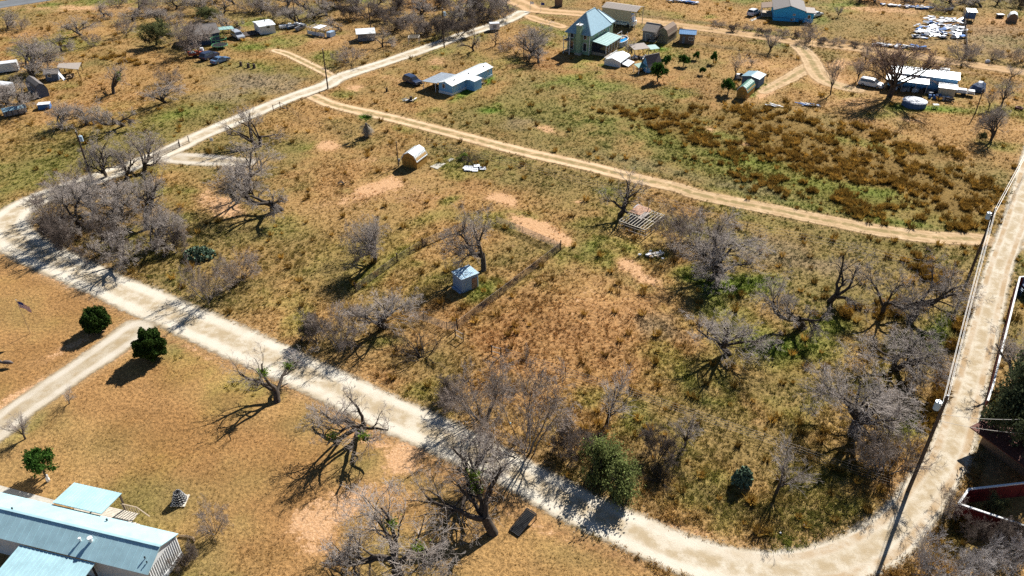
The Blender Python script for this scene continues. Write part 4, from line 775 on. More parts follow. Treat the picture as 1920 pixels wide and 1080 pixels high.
def gable(name, label, A, rz, L, W, hw, hr, wall, roof, ridge='x', oh=.25, wins=(), cat='house', z0=0.0, trim='trim', nrib=0, rt=.08, group=None):
    o = thing(name, label, cat, A, rz, group); clear(A, rz, L, W); m_ = MB()
    if ridge == 'x':
        m_.prism([(0,z0),(W,z0),(W,hw),(W/2,hw+hr),(0,hw)], 0, L, 'x'); m_.build('wall', wall, o)
        k = hr/(W/2); q = [((-oh,-oh,hw-k*oh+.02),(L+oh,-oh,hw-k*oh+.02),(L+oh,W/2,hw+hr+.02),(-oh,W/2,hw+hr+.02)), ((L+oh,W+oh,hw-k*oh+.02),(-oh,W+oh,hw-k*oh+.02),(-oh,W/2,hw+hr+.02),(L+oh,W/2,hw+hr+.02))]
    else:
        m_.prism([(0,z0),(L,z0),(L,hw),(L/2,hw+hr),(0,hw)], 0, W, 'y'); m_.build('wall', wall, o)
        k = hr/(L/2); q = [((-oh,-oh,hw-k*oh+.02),(-oh,W+oh,hw-k*oh+.02),(L/2,W+oh,hw+hr+.02),(L/2,-oh,hw+hr+.02)), ((L+oh,W+oh,hw-k*oh+.02),(L+oh,-oh,hw-k*oh+.02),(L/2,-oh,hw+hr+.02),(L/2,W+oh,hw+hr+.02))]
    for s_ in q:
        r_ = MB().slab([Vector(p)+Vector((0,0,rt)) for p in s_], rt).build('roof_slope', roof, o)
        if nrib: ribs(r_, [Vector(p)+Vector((0,0,rt)) for p in s_], nrib, roof, *((.016, .03) if nrib > 40 else (.035, .06)))
    m_ = MB()
    for s_ in q[:1]: m_.beam(Vector(s_[3])+Vector((0,0,rt+.02)), Vector(s_[2])+Vector((0,0,rt+.02)), .22, .05)
    m_.build('ridge_cap', roof, o)
    for wi in wins: window(o, *wi[:5], L, W, *(wi[5:]))
    return o
def gambrel(name, label, A, rz, L, W, hw, hr, wall, roof, cat='shed', door=None, trim=None, edge=None, nrib=6):
    """barn roofed shed: gambrel ends at x=0 and x=L"""
    o = thing(name, label, cat, A, rz); clear(A, rz, L, W)
    prof = [(0,hw),(W*.16,hw+hr*.62),(W/2,hw+hr),(W*.84,hw+hr*.62),(W,hw)]
    MB().prism([(0,0)]+prof+[(W,0)], 0, L, 'x').build('wall', wall, o)
    oh = .12
    for i in range(4):
        (a, za), (b, zb) = prof[i], prof[i+1]
        if i == 0: a -= .1; za -= .35
        if i == 3: b += .1; zb -= .35
        pts = [(-oh,a,za+.08),(L+oh,a,za+.08),(L+oh,b,zb+.08),(-oh,b,zb+.08)]
        r_ = MB().slab(pts, .06).build('roof_panel', roof, o)
        if nrib: ribs(r_, [(-oh,b,zb+.08),(L+oh,b,zb+.08),(L+oh,a,za+.08),(-oh,a,za+.08)] if i < 2 else pts, nrib, roof, .03, .05)
    if door:                                   # double door on the end at x=0
        dw, dh = door; y0 = W/2-dw/2
        for s_ in (0, 1):
            d_ = MB().box(-.05, .02, y0+s_*dw/2+.02, y0+(s_+1)*dw/2-.02, .08, dh).build('door', wall, o)
            m_ = MB(); ya, yb = y0+s_*dw/2+.02, y0+(s_+1)*dw/2-.02
            for p, q in (((ya,.08),(yb,.08)),((ya,dh),(yb,dh)),((ya,dh*.5),(yb,dh*.5)),((ya,.08),(ya,dh)),((yb,.08),(yb,dh)),((ya,.08),(yb,dh*.5)),((ya,dh*.5),(yb,.08))): m_.beam((-.08,p[0],p[1]),(-.08,q[0],q[1]),.06,.07)
            m_.build('brace', trim or wall, d_)
    if edge: 
        m_ = MB()
        for i in range(4): m_.beam((-.14,prof[i][0],prof[i][1]+.02),(-.14,prof[i+1][0],prof[i+1][1]+.02),.05,.14)
        m_.build('eave_trim', edge, o)
    return o
def shed_roof(par, pts, m, t=.06, n=0, nm='roof'):
    r_ = MB().slab(pts, t).build(nm, m, par)
    if n: ribs(r_, pts, n, m)
    return r_
def posts(par, ps, z1, r=.06, m='timber', nm='post'):
    for (x, y, *zz) in ps: MB().box(x-r, x+r, y-r, y+r, -.02, zz[0] if zz else z1).build(nm, m, par)

# ------------------------------------------------------------------ vehicles
CAR = dict(
 sedan=dict(L=4.6,W=1.8,prof=[(0,.35),(.02,.75),(.9,.92),(1.35,.98),(2.0,1.42),(3.2,1.43),(3.9,1.02),(4.5,.95),(4.6,.6),(4.58,.35)],glass=[(1.5,1.0),(2.04,1.36),(3.16,1.37),(3.72,1.02)]),
 suv=dict(L=4.75,W=1.9,prof=[(0,.4),(.02,.9),(.25,1.02),(1.25,1.1),(1.85,1.68),(2.4,1.76),(4.3,1.74),(4.66,1.1),(4.75,.9),(4.73,.4)],glass=[(1.5,1.12),(1.95,1.62),(4.22,1.62),(4.48,1.12)]),
 van=dict(L=5.0,W=1.95,prof=[(0,.35),(.02,.8),(.3,.95),(1.0,1.08),(1.9,1.66),(2.5,1.76),(4.7,1.72),(4.95,1.1),(5.0,.8),(4.98,.35)],glass=[(1.25,1.1),(1.98,1.6),(4.62,1.6),(4.78,1.12)]))
def car(kind, u, v, heading_px, paint, name, label):
    """heading_px: photo pixel the nose points to"""
    k = CAR[kind]; L, W = k['L'], k['W']; c = at(u, v); d = at(*heading_px)-c; rz = math.atan2(-d.y, -d.x)
    o = thing(name, label, 'car', c, rz); X = lambda x: x-L/2; clear(c-Vector((L/2*math.cos(rz), L/2*math.sin(rz), 0)), rz, L, 0.1)
    n = len(k['prof']); V = []; top = max(p[1] for p in k['prof'])
    for s_ in (-1, 1):
        for (x, z) in k['prof']:
            tuck = .0 if z < 1.0 else .16*(z-1.0)/(top-1.0+1e-6)+.02; V.append((X(x), s_*(W/2-tuck), z))
    V += [(X(x)*.99, 0, z+(.02 if z > .6 else 0)) for x, z in k['prof']]
    F_ = [tuple(range(n)), tuple(range(n, 2*n))[::-1]]
    for a, b in ((0, 2*n), (2*n, n)): F_ += [(a+i, b+i, b+(i+1) % n, a+(i+1) % n) for i in range(n)]
    MB().add(V, F_).build('body', paint, o)
    g = k['glass']; ztop = g[1][1]
    for s_ in (-1, 1):
        yb = lambda z: s_*(W/2-(.0 if z < 1 else .16*(z-1)/(top-1)+.02)+.012)
        x0, x3 = g[0][0], g[3][0]; cuts = [0, .48, 1]
        for a, b in zip(cuts[:-1], cuts[1:]):
            bl = x0+.12+(x3-x0-.24)*a+.04; br = x0+.12+(x3-x0-.24)*b-.04; tl = g[1][0]+(g[2][0]-g[1][0])*a+.04; tr = g[1][0]+(g[2][0]-g[1][0])*b-.04
            q = [(X(bl),yb(g[0][1]),g[0][1]+.03),(X(br),yb(g[0][1]),g[0][1]+.03),(X(tr),yb(ztop),ztop),(X(tl),yb(ztop),ztop)]
            MB().add(q+[(x, y-s_*.03, z) for x, y, z in q], [(0,1,2,3),(7,6,5,4),(0,4,5,1),(1,5,6,2),(2,6,7,3),(3,7,4,0)]).build('side_window', 'glass', o)
    P = k['prof']
    idx = [i for i in range(n-1) if P[i+1][1]-P[i][1] > .3 and P[i][1] > .9][0]; jdx = [i for i in range(n-1) if P[i][1]-P[i+1][1] > .3 and P[i][1] > 1.2][0]
    for i, nm in ((idx, 'windscreen'), (jdx, 'rear_window')):
        (xa, za), (xb, zb) = P[i], P[i+1]; dx, dz = xb-xa, zb-za; ln = math.hypot(dx, dz); nx_, nz_ = -dz/ln*.03, dx/ln*.03
        if nz_ < 0: nx_, nz_ = -nx_, -nz_
        q = [(X(xa+dx*.1)+nx_, -W/2+.16, za+dz*.1+nz_+.02),(X(xa+dx*.1)+nx_, W/2-.16, za+dz*.1+nz_+.02),(X(xa+dx*.9)+nx_, W/2-.24, za+dz*.9+nz_+.02),(X(xa+dx*.9)+nx_, -W/2+.24, za+dz*.9+nz_+.02)]
        MB().slab(q, .04).build(nm, 'glass', o)
    for x in (L*.185, L*.8):
        for s_ in (-1, 1):
            ty = MB(); y = s_*(W/2-.09); r_ = .34
            ty.tube([(X(x), y-.11, r_), (X(x), y+.11, r_)], r_, 14); w_ = ty.build('wheel', 'rubber', o)
            MB().tube([(X(x), y+s_*.10, r_), (X(x), y+s_*.125, r_)], r_*.62, 10).build('rim', 'chrome', w_)
    for s_ in (-1, 1):
        MB().rbox((X(.06), s_*(W/2-.3), .68), (.12, .34, .14)).build('headlight', 'lamp_white', o); MB().rbox((X(L-.04), s_*(W/2-.2), .8), (.1, .24, .2)).build('tail_light', 'lamp_red', o)
        MB().rbox((X(g[0][0]+.2), s_*(W/2+.1), g[0][1]+.03), (.12, .2, .14)).build('mirror', paint, o)
    MB().rbox((X(L/2), 0, .3), (L*.96, W*.86, .16)).build('underbody', 'black', o)
    for x in (-.05, L+.05): MB().rbox((X(x), 0, .48), (.16, W*.92, .2)).build('bumper', 'black' if paint == 'car_navy' else paint, o)
    return o

# ================================================================== the long metal roofed home at the lawn
he = 2.75
E1 = at(328.4, 1001.6, he); E0 = at(0, 925, he); E2 = at(272, 1072, he)
ax = (E0-E1); ax.z = 0; rzB = math.atan2(-ax.y, -ax.x)            # local x runs towards the end wall
wB = 7.0; xa = Vector((math.cos(rzB), math.sin(rzB), 0)); ya = Vector((-xa.y, xa.x, 0)); wB = abs((E1-E2).dot(ya)); LB = 30.0
A = E1-xa*LB-ya*wB; A.z = 0
o = gable('metal_roofed_home', 'long single storey home with a pale blue metal roof and white ribbed walls', A, rzB, LB, wB, he-.1, .95, 'wall_white', 'roof_bluegrey', oh=.18, nrib=46, cat='house', wins=[('f', LB-16.5, 1.2, 1.0, 1.1)])
corrugate((LB+.02, .05, 0), (LB+.02, wB-.05, 0), .55, he-.15, 16, .07, (1,0,0)).build('ribbed_siding', 'wall_white', o)
MB().box(LB-.02, LB+.16, .1, wB-.1, 0, .5).build('skirting', 'trim', o)
def on_roof(u, v, z): 
    p = at(u, v, z)-A; return p.dot(xa), p.dot(ya)
for u, v, zz, r_, h_ in ((170,1013,3.45,.22,.5),(150,1012,3.4,.12,.4),(272,1047,3.2,.07,.25),(24,956,3.5,.08,.2),(200,974,3.1,.09,.25),(276,1056,3.0,.06,.2)):
    x, y = on_roof(u, v, zz); z_ = he-.1+.95*(1-abs(y-wB/2)/(wB/2)); m_ = MB().cyl(x, y, z_-.1, z_+h_, r_*.6, 10); m_.cyl(x, y, z_+h_-.02, z_+h_+.1, r_, 10); m_.build('roof_vent', 'trim' if r_ > .1 else 'black', o)
# porch roof on the lawn side, with its deck
q = [at(139.6,904.4,2.75), at(228,922,2.75), at(188.5,968,2.78), at(98,944.5,2.78)]
loc = [((p-A).dot(xa), (p-A).dot(ya)) for p in q]; x0 = (loc[0][0]+loc[3][0])/2; x1 = (loc[1][0]+loc[2][0])/2; y1 = (loc[0][1]+loc[1][1])/2
t_ = thing('back_porch', 'open back porch with a flat pale blue metal roof over a wooden deck', 'porch', A, rzB)
shed_roof(t_, [(x0,y1,2.62),(x1,y1,2.62),(x1,wB+.22,2.92),(x0,wB+.22,2.92)], 'roof_bluegrey', .08, 16)
posts(t_, [(x0+.15,y1-.15),(x1-.15,y1-.15),((x0+x1)/2,y1-.15)], 2.5, .07, 'post_dark')
for i in range(14): MB().box(x0+.3, x1+1.4, wB+.3+i*(y1-wB-.6)/14, wB+.3+(i+.86)*(y1-wB-.6)/14, .5, .56).build('deck_board', 'timber_pale', t_)
for i in range(4): MB().box(x1+1.45+i*.34, x1+1.77+i*.34, wB+.4, y1-1.2, .02, .44-i*.12).build('step', 'timber_pale', t_)
m_ = MB()
for i in range(7): xx = x1-.2+i*.28; m_.beam((xx, y1-.3, .5), (xx, y1-.3, 1.4), .06)
m_.beam((x1-.3,y1-.3,1.42),(x1+1.5,y1-.3,1.42),.1,.07); m_.beam((x1+1.5,y1-.3,1.4),(x1+2.7,y1-.4,.6),.09,.07); m_.beam((x1+1.5,wB+.5,1.4),(x1+2.7,wB+.5,.6),.09,.07); m_.build('railing', 'timber', t_)
# front porch roof
q = [at(43,1019,2.6), at(180,1051.5,2.6)]; lx = [((p-A).dot(xa)) for p in q]
t_ = thing('front_porch', 'front porch roof of streaked pale blue metal below the long roof', 'porch', A, rzB)
shed_roof(t_, [(lx[0]-.2,-.2,2.5),(lx[1],-.2,2.5),(lx[1],-4.6,2.15),(lx[0]-.2,-4.6,2.15)], 'roof_bluegrey', .08, 18)
posts(t_, [(lx[0],-4.3),(lx[1]-.2,-4.3),((lx[0]+lx[1])/2,-4.3),(lx[1]-.2,-.4)], 2.1, .07, 'post_dark')
MB().slab([at(-60,895,.03),at(0,910,.03),at(104,938,.03),at(96,952,.03),at(-60,915,.03)], .05).build('walkway_slab', 'concrete'); tag(bpy.data.objects['walkway_slab'], None, kind='structure')

# ================================================================== small metal shed in the fenced plot
A, rz, L = fr((867,550.5),(897,538)); W = dist((867,550.5),(846,538.5))
hS = rise(867,550.5,524.5)
o = thing('metal_shed', 'small corrugated metal shed with a pale blue roof in the fenced plot', 'shed', A, rz); clear(A, rz, L, W)
for p, q, n, out, nm in (((0,0,0),(L,0,0),18,(0,-1,0),'front_wall'),((0,W,0),(0,0,0),16,(-1,0,0),'side_wall'),((L,0,0),(L,W,0),16,(1,0,0),'side_wall'),((L,W,0),(0,W,0),18,(0,1,0),'back_wall')):
    corrugate(p, q, .05, hS-.02, n, .04, out).build(nm, 'tin', o)
MB().box(.02, L-.02, .02, W-.02, .02, hS-.05).build('frame', 'wall_grey', o)
r_ = MB().slab([(-.12,-.12,hS+.04),(L+.12,-.12,hS+.04),(L+.12,W+.12,hS+.12),(-.12,W+.12,hS+.12)], .05).build('roof', 'roof_aqua', o)
m_ = MB()
for i in range(13): m_.beam((-.12+i*(L+.24)/12,-.12,hS+.05),(-.12+i*(L+.24)/12,W+.12,hS+.13),.05,.03)
for i in range(5): m_.beam((-.12,-.1+i*(W+.2)/4,hS+.06+.08*i/4),(L+.12,-.1+i*(W+.2)/4,hS+.06+.08*i/4),.03,.02)
m_.build('roof_rib', 'roof_white', r_)
MB().box(L*.58,L*.92,-.06,.0,.12,hS*.8).build('door', 'rust', o); MB().box(L*.6,L*.66,-.1,-.06,hS*.4,hS*.46).build('latch', 'black', o)
t_ = thing('block_step', 'row of grey concrete blocks against the small metal shed', 'blocks', A, rz)
for i in range(5): MB().box(-.42,-.08,.1+i*(W-.3)/5,.05+(i+1)*(W-.3)/5,0,.26).build('block', 'tin', t_)

# ================================================================== brown barn shed with grey roof
A, rz, L = fr((753.5,312.6),(753.5+17.5,312.6-13.8)); W = dist((753.5,312.6),(782.6,317.6)); L = dist((782.6,317.6),(801,303.5))
A = at(782.6,317.6); d = at(801,303.5)-A; rz = math.atan2(d.y, d.x)
gambrel('barn_shed', 'brown wooden barn shaped shed with a light grey metal roof and double doors', A, rz, L, W, rise(782.6,317.6,301.5), 1.25, 'wall_wood', 'roof_white', door=(1.7,1.75), trim='wall_wood', edge='trim', nrib=8)
for nm, pts in (('concrete_slab', [(806,312),(822,305),(836,306),(820,317)]),('concrete_slab', [(838,300),(846,296),(852,298),(843,303)])):
    o = MB().slab([at(u, v, .07) for u, v in pts], .1).build(nm, 'concrete'); tag(o, 'pale broken concrete slab beside the barn shaped shed' if pts[0][0] < 830 else 'small pale slab piece by the dead bush', 'slab')
o = thing('sheet_pile', 'crumpled white sheets of roofing lying beside the dead bush', 'scrap', at(890,317)); 
for i in range(9): MB().rbox((rnd.uniform(-1.5,1.5),rnd.uniform(-.9,.9),.06+.03*i), (rnd.uniform(.9,2.0),rnd.uniform(.7,1.2),.03), rnd.uniform(0,3), rnd.uniform(-.06,.06), rnd.uniform(-.06,.06)).build('sheet', 'white_scrap', o)
# ================================================================== roofless animal pen
A, rz, L = fr((1160,430),(1209,447.5)); W = dist((1209,447.5),(1240.5,418.5)); hP = rise(1209,447.5,432)
o = thing('animal_pen', 'open roofed animal pen of pale timber rails with a rusty tin corner', 'pen', A, rz)
for i in range(6):
    for j in range(2): MB().box(i*L/5-.05,i*L/5+.05,j*W-.05,j*W+.05,0,hP).build('post', 'timber_grey', o)
for j in (1, 2): 
    for i in (0, 1): MB().box(i*L-.05,i*L+.05,j*W/3-.05,j*W/3+.05,0,hP).build('post', 'timber_grey', o)
for j in range(3): MB().beam((0,j*W/2,hP+.05),(L,j*W/2,hP+.05),.09,.09).build('beam', 'timber_pale', o)
for i in range(10): MB().beam((i*L/9,-.1,hP+.14),(i*L/9,W+.1,hP+.14),.07,.06).build('rafter', 'timber_pale', o)
for zz in (.3, .75): 
    for p, q in (((0,0),(L,0)),((L,0),(L,W)),((0,0),(0,W)),((0,W),(L,W))): MB().beam((*p,zz*hP),(*q,zz*hP),.05,.09).build('rail', 'timber_grey', o)
for x0, x1, y0, y1, m in ((-.2,L*.42,W*.55,W+.3,'rust'),(L*.1,L*.5,W*.62,W+.1,'rust'),(L*.4,L*.56,W*.38,W*.8,'roof_tan'),(-.3,L*.12,W*.8,W+.35,'tin')):
    MB().slab([(x0,y0,hP+.24),(x1,y0+.1,hP+.2),(x1,y1,hP+.26),(x0,y1,hP+.3)], .02).build('roof_sheet', m, o)
MB().box(.1,L*.45,W*.5,W-.1,0,hP*.8).build('stall', 'wall_grey', o)
o = thing('rubble_pile', 'low heap of white blocks and timber offcuts near the animal pen', 'rubble', at(1225,480))
for i in range(26): MB().rbox((rnd.gauss(0,.7),rnd.gauss(0,.45),.1+.22*rnd.random()), (rnd.uniform(.3,.7),rnd.uniform(.2,.4),.18), rnd.uniform(0,3), rnd.uniform(-.3,.3)).build('block', rnd.choice(('white_scrap','concrete','wood_scrap','trim')), o)

# ================================================================== pale blue trailer house with carport
A, rz, L = fr((848.3,179.6),(923,143.5)); W = dist((848.3,179.6),(822,174)); hM = rise(848.3,179.6,161.5)
o = gable('mobile_home', 'pale blue trailer house with a white roof, carport and small side room', A, rz, L, W, hM, .55, 'wall_paleblue', 'roof_white', oh=.2, nrib=16,
  wins=[('l', W*.52, 1.2, .8, 1.0), ('f', 1.0, 1.6, .5, .6), ('f', L*.86, 1.5, .7, .8), ('f', L*.6, 1.5, .7, .8)])
MB().box(-.06, L+.06, -.06, W+.06, 0, .55).build('skirting', 'trim', o)
m_ = MB()
for i in range(int(L/.55)):
    if not .27 < i*.55/L < .5: m_.box(i*.55+.1, i*.55+.17, -.03, .01, .7, hM-.35)
m_.build('wall_panel', 'trim', o)
for x in (.15, .5, .88): MB().cyl(x*L, W*.3, hM+.3, hM+.65, .12, 8).build('roof_vent', 'black', o)
t_ = thing('carport', 'white metal carport roof on thin posts attached to the pale blue trailer house', 'carport', A, rz)
shed_roof(t_, [(-.6,W+.1,hM+.05),(L*.42,W+.1,hM+.05),(L*.42,W+4.2,hM-.25),(-.6,W+4.2,hM-.25)], 'roof_galv', .08, 10); posts(t_, [(-.4,W+4.0),(L*.21,W+4.0),(L*.4,W+4.0),(-.4,W+.6)], hM-.25, .05, 'trim')
t_ = gable('side_room', 'small flat roofed room built against the pale blue trailer house', A+Vector((L*.33*math.cos(rz)+2.3*math.sin(rz), L*.33*math.sin(rz)-2.3*math.cos(rz), 0)), rz, 2.6, 2.2, 2.1, .15, 'wall_paleblue', 'roof_white', oh=.15, cat='annexe', wins=[('r', .7, .1, .8, 1.8, 'trim', 'door')])
t_ = thing('wooden_steps', 'small wooden landing with rails beside the side room', 'steps', A, rz)
MB().box(L*.52,L*.63,-1.5,-.1,.5,.58).build('landing', 'timber', t_); 
for i in range(3): MB().box(L*.63+i*.3,L*.63+.28+i*.3,-1.4,-.2,.02,.42-i*.14).build('step', 'timber', t_)
posts(t_, [(L*.52+.05,-1.45),(L*.63-.05,-1.45)], 1.5, .05, 'timber'); MB().beam((L*.52,-1.45,1.5),(L*.63,-1.45,1.5),.07).build('rail', 'timber', t_)
car('suv', 773.5, 156.5, (790,163), 'car_navy', 'parked_suv', 'dark navy SUV parked on the grass near the pale blue trailer house')
o = thing('yard_pile', 'heap of white boards and a barrel on the green patch by the sandy lane', 'rubbish', at(769,190))
for i in range(10): MB().rbox((rnd.gauss(0,.8),rnd.gauss(0,.4),.12+.04*i), (rnd.uniform(.7,1.7),.25,.06), rnd.uniform(0,3), rnd.uniform(-.2,.2)).build('board', rnd.choice(('white_scrap','wood_scrap','grey_scrap')), o)
MB().cyl(.2,.1,0,1.0,.3,12).build('barrel', 'post_dark', o)
o = thing('tree_stump', 'black burnt stump standing on the yard near the navy SUV', 'stump', at(725,172)); MB().tube([(0,0,-.05),(.05,0,.5),(.2,.05,.9)],[.28,.2,.1],8).build('trunk', 'black', o); MB().tube([(.05,0,.5),(-.35,.1,.8)],[.12,.06],6).build('limb', 'black', o)

# ================================================================== green two storey house
A, rz, L = fr((1104,104),(1154,73)); Wd = dist((1104,104),(1062.5,97.5)); hG = rise(1104,104,66.5); hT = rise(1100,92,22)-hG
L = min(L, 17.0)
o = thing('green_house', 'two storey sage green house with a steep pale blue hipped roof and tall chimney', 'house', A, rz); clear(A, rz, L, Wd); clear(A, rz, L, Wd*1.5)
MB().box(0, L*.72, 0, Wd, 0, hG).build('wall', 'wall_sage', o); MB().box(L*.72+.002, L, .9, Wd+1.2, 0, hG-.5).build('wing', 'wall_sage', o)
def hip(x0, x1, y0, y1, z, h, in0, in1, par, m):
    ym = (y0+y1)/2; a, b, c, d = (x0,y0,z),(x1,y0,z),(x1,y1,z),(x0,y1,z); r0, r1 = (x0+in0,ym,z+h),(x1-in1,ym,z+h)
    for pts in ((a,b,r1,r0),(c,d,r0,r1),(d,a,r0),(b,c,r1)): MB().slab(pts, .1).build('roof_slope', m, par)
    m_ = MB()
    for p, q in ((a,r0),(d,r0),(r0,r1),(b,r1),(c,r1)): m_.beam(Vector(p)+Vector((0,0,.04)), Vector(q)+Vector((0,0,.04)), .2, .08)
    m_.build('ridge_cap', m, par)
hip(-.6, L*.74, -.6, Wd+.6, hG, hT, L*.26, L*.2, o, 'roof_steel'); hip(L*.62, L+.6, .5, Wd+1.7, hG-.45, hT*.72, 1.2, 3.0, o, 'roof_steel')
ch = MB().box(-1.25, -.02, Wd*.34, Wd*.52, 0, hG+2.2).build('chimney', 'wall_sage', o); MB().box(-1.35,.08,Wd*.32,Wd*.54,hG+2.2,hG+2.4).build('chimney_cap', 'trim', ch); MB().cyl(-.6,Wd*.43,hG+2.4,hG+2.9,.16,8).build('flue', 'chrome', ch)
for y in (Wd*.12, Wd*.72): 
    for z in (.8, 3.6): window(o, 'l', y, z, 1.0, 2.0 if z < 2 else 1.6, L*.72, Wd)
for x in (L*.1, L*.3, L*.4, L*.5): window(o, 'f', x, 3.7, .9, 1.5, L*.72, Wd)
window(o, 'f', L*.08, .6, 1.0, 1.9, L*.72, Wd); MB().box(-1.3,.02,Wd*.3,Wd*.56,0,.5).build('chimney_base', 'concrete', o)
m_ = MB()
for x, y in ((0,0),(0,Wd),(L*.72,0)): m_.box(x-.06,x+.06,y-.06,y+.06,0,hG-.02)
m_.build('corner_trim', 'trim', o)
t_ = thing('balcony', 'two level white railed balcony on the shaded side of the green house', 'balcony', A, rz)
for z in (.5, 3.2): MB().box(-1.9,-.05,Wd*.75,Wd+.2,z,z+.15).build('floor', 'timber', t_); MB().beam((-1.85,Wd*.75,z+1.0),(-1.85,Wd+.2,z+1.0),.08).build('rail', 'trim', t_)
posts(t_, [(-1.85,Wd*.75),(-1.85,Wd+.15)], hG-.4, .07, 'trim')
t_ = thing('screened_porch', 'screened porch with a teal metal roof and white railed steps on the green house', 'porch', A, rz)
shed_roof(t_, [(L*.05,-4.3,2.75),(L*.62,-4.3,2.75),(L*.62,-.1,3.35),(L*.05,-.1,3.35)], 'roof_teal', .1, 9); MB().box(L*.07,L*.6,-4.0,-.2,0,.7).build('deck', 'timber', t_)
for i in range(6): x = L*.07+i*L*.53/5; MB().box(x-.06,x+.06,-4.02,-3.9,.7,2.7).build('post', 'trim', t_)
MB().box(L*.07+.1,L*.6-.1,-3.9,-3.85,.75,2.7).build('screen', 'glass', t_); MB().box(L*.075,L*.08,-3.8,-.2,.75,2.7).build('screen', 'glass', t_)
t_ = thing('porch_railing', 'white railed wooden landing below the screened porch', 'railing', A, rz)
MB().box(-1.2,L*.2,-6.0,-4.5,.4,.55).build('landing', 'timber_grey', t_)
for i in range(9): MB().box(-1.2+i*(L*.2+1.2)/8-.04,-1.2+i*(L*.2+1.2)/8+.04,-6.0,-5.92,0,1.4).build('baluster', 'trim', t_)
MB().beam((-1.2,-5.96,1.42),(L*.2,-5.96,1.42),.1).build('top_rail', 'trim', t_); MB().beam((-1.2,-5.96,.7),(L*.2,-5.96,.7),.08).build('rail', 'trim', t_)
# pool
c = at(1161,84); o = thing('swimming_pool', 'oval above ground pool of bright blue water behind the screened porch', 'pool', c, rz); KEEP_OUT.append((c.x,c.y,2.6))
N_ = 28; ell = lambda a, k: (3.3*k*math.cos(a), 1.75*k*math.sin(a))
m_ = MB(); V = []; 
for i in range(N_): x, y = ell(2*math.pi*i/N_, 1); V += [(x,y,0),(x,y,1.3)]
m_.add(V, [(2*i,(2*i+2) % (2*N_),(2*i+3) % (2*N_),2*i+1) for i in range(N_)]); m_.build('pool_wall', 'pool_wall', o)
MB().add([(*ell(2*math.pi*i/N_, .99),1.1) for i in range(N_)], [tuple(range(N_))]).build('water', 'pool_blue', o)
m_ = MB(); m_.tube([(*ell(2*math.pi*i/N_, 1.02),1.32) for i in range(N_+1)], .1, 6, False); m_.build('coping', 'trim', o)
t_ = thing('pool_deck', 'small wooden deck with railings at the far side of the pool', 'deck', c+Vector((1.2,2.6,0)), rz)
MB().box(-1.6,1.6,-.6,1.2,1.1,1.2).build('deck', 'timber', t_); posts(t_, [(-1.5,-.5),(1.5,-.5),(-1.5,1.1),(1.5,1.1)], 2.1, .05, 'trim'); MB().beam((-1.5,1.1,2.1),(1.5,1.1,2.1),.08).build('rail', 'trim', t_)
# white carport shed
A, rz, L = fr((1132.5,121.7),(1163,127)); W = dist((1163,127),(1183,114)); hC = rise(1163,127,116)
o = thing('white_garage', 'white metal garage with rounded eaves in front of the green house', 'garage', A, rz); clear(A, rz, L, W)
prof = [(0,0),(0,hC*.8),(L*.06,hC),(L*.5,hC+.55),(L*.94,hC),(L,hC*.8),(L,0)]
MB().prism(prof, 0, .1, 'y').build('end_wall', 'wall_white', o); MB().prism(prof, W-.1, W, 'y').build('end_wall', 'wall_white', o)
for i in range(1, 5):
    (a, za), (b, zb) = prof[i], prof[i+1]
    MB().slab([(a,-.15,za+.05),(b,-.15,zb+.05),(b,W+.15,zb+.05),(a,W+.15,za+.05)], .05).build('roof_panel', 'roof_white', o)
MB().box(0,.06,.1,W-.1,0,hC*.8).build('side_wall', 'wall_white', o)
for y in (1.2, 3.6, 6.0): MB().box(L-.06,L,y,y+.12,0,hC*.8).build('post', 'trim', o)
MB().slab([(L-.4,1.0,hC*.5),(L+1.6,1.0,.25),(L+1.6,W-1,.25),(L-.4,W-1,hC*.5)], .05).build('tarp_flap', 'white_scrap', o)
o = thing('stored_junk', 'dark clutter of stored goods under the open side of the white garage', 'clutter', A, rz)
for i in range(14): MB().rbox((L*.55+rnd.uniform(-.8,.8),1+rnd.random()*(W-2),.3+.3*rnd.random()), (rnd.uniform(.4,1),rnd.uniform(.4,1),.5), rnd.random()).build('crate', rnd.choice(('grey_scrap','wood_scrap','post_dark','blue_tarp')), o)
# playhouse
A, rz, L = fr((1215,137),(1238,132)); W = 2.4
o = gable('playhouse', 'little blue and white playhouse with a steep dark roof', A, rz, L, W, 1.6, 2.0, 'wall_paleblue', 'roof_shingle', oh=.25, cat='playhouse', wins=[('f', L*.45, .5, .9, .9), ('f', L*.12, .4, .5, .7)])
t_ = thing('playhouse_porch', 'low green roofed porch frame beside the playhouse', 'porch', A, rz); shed_roof(t_, [(-2.6,.2,1.5),(-.3,.2,1.5),(-.3,2.2,1.9),(-2.6,2.2,1.9)], 'roof_green', .08); posts(t_, [(-2.5,.3),(-2.5,2.1),(-.4,.3)], 1.45, .06, 'trim')
# RV shelter and motorhome
A, rz, L = fr((1128,46),(1181,54)); W = 5.5
o = thing('vehicle_shelter', 'long beige sided shelter roof standing over a parked motorhome', 'shelter', A, rz); clear(A, rz, L, W)
hR = 4.6; shed_roof(o, [(-.2,-.3,hR),(L+1.6,-.3,hR),(L+1.6,W*.5,hR+.7),(-.2,W*.5,hR+.7)], 'roof_tan', .08, 12); shed_roof(o, [(-.2,W*.5,hR+.7),(L+1.6,W*.5,hR+.7),(L+1.6,W+.3,hR),(-.2,W+.3,hR)], 'roof_tan', .08)
MB().box(0,L,-.1,0,1.9,hR-.02).build('side_panel', 'wall_beige', o); MB().box(-.1,0,0,W,0,hR).build('end_wall', 'wall_beige', o); posts(o, [(L+1.3,.1),(L+1.3,W-.1),(L*.5,-.05),(L,-.05),(.1,-.05)], hR, .08, 'wall_beige')
o = thing('motorhome', 'white motorhome with dark side windows parked under the beige shelter', 'motorhome', A, rz)
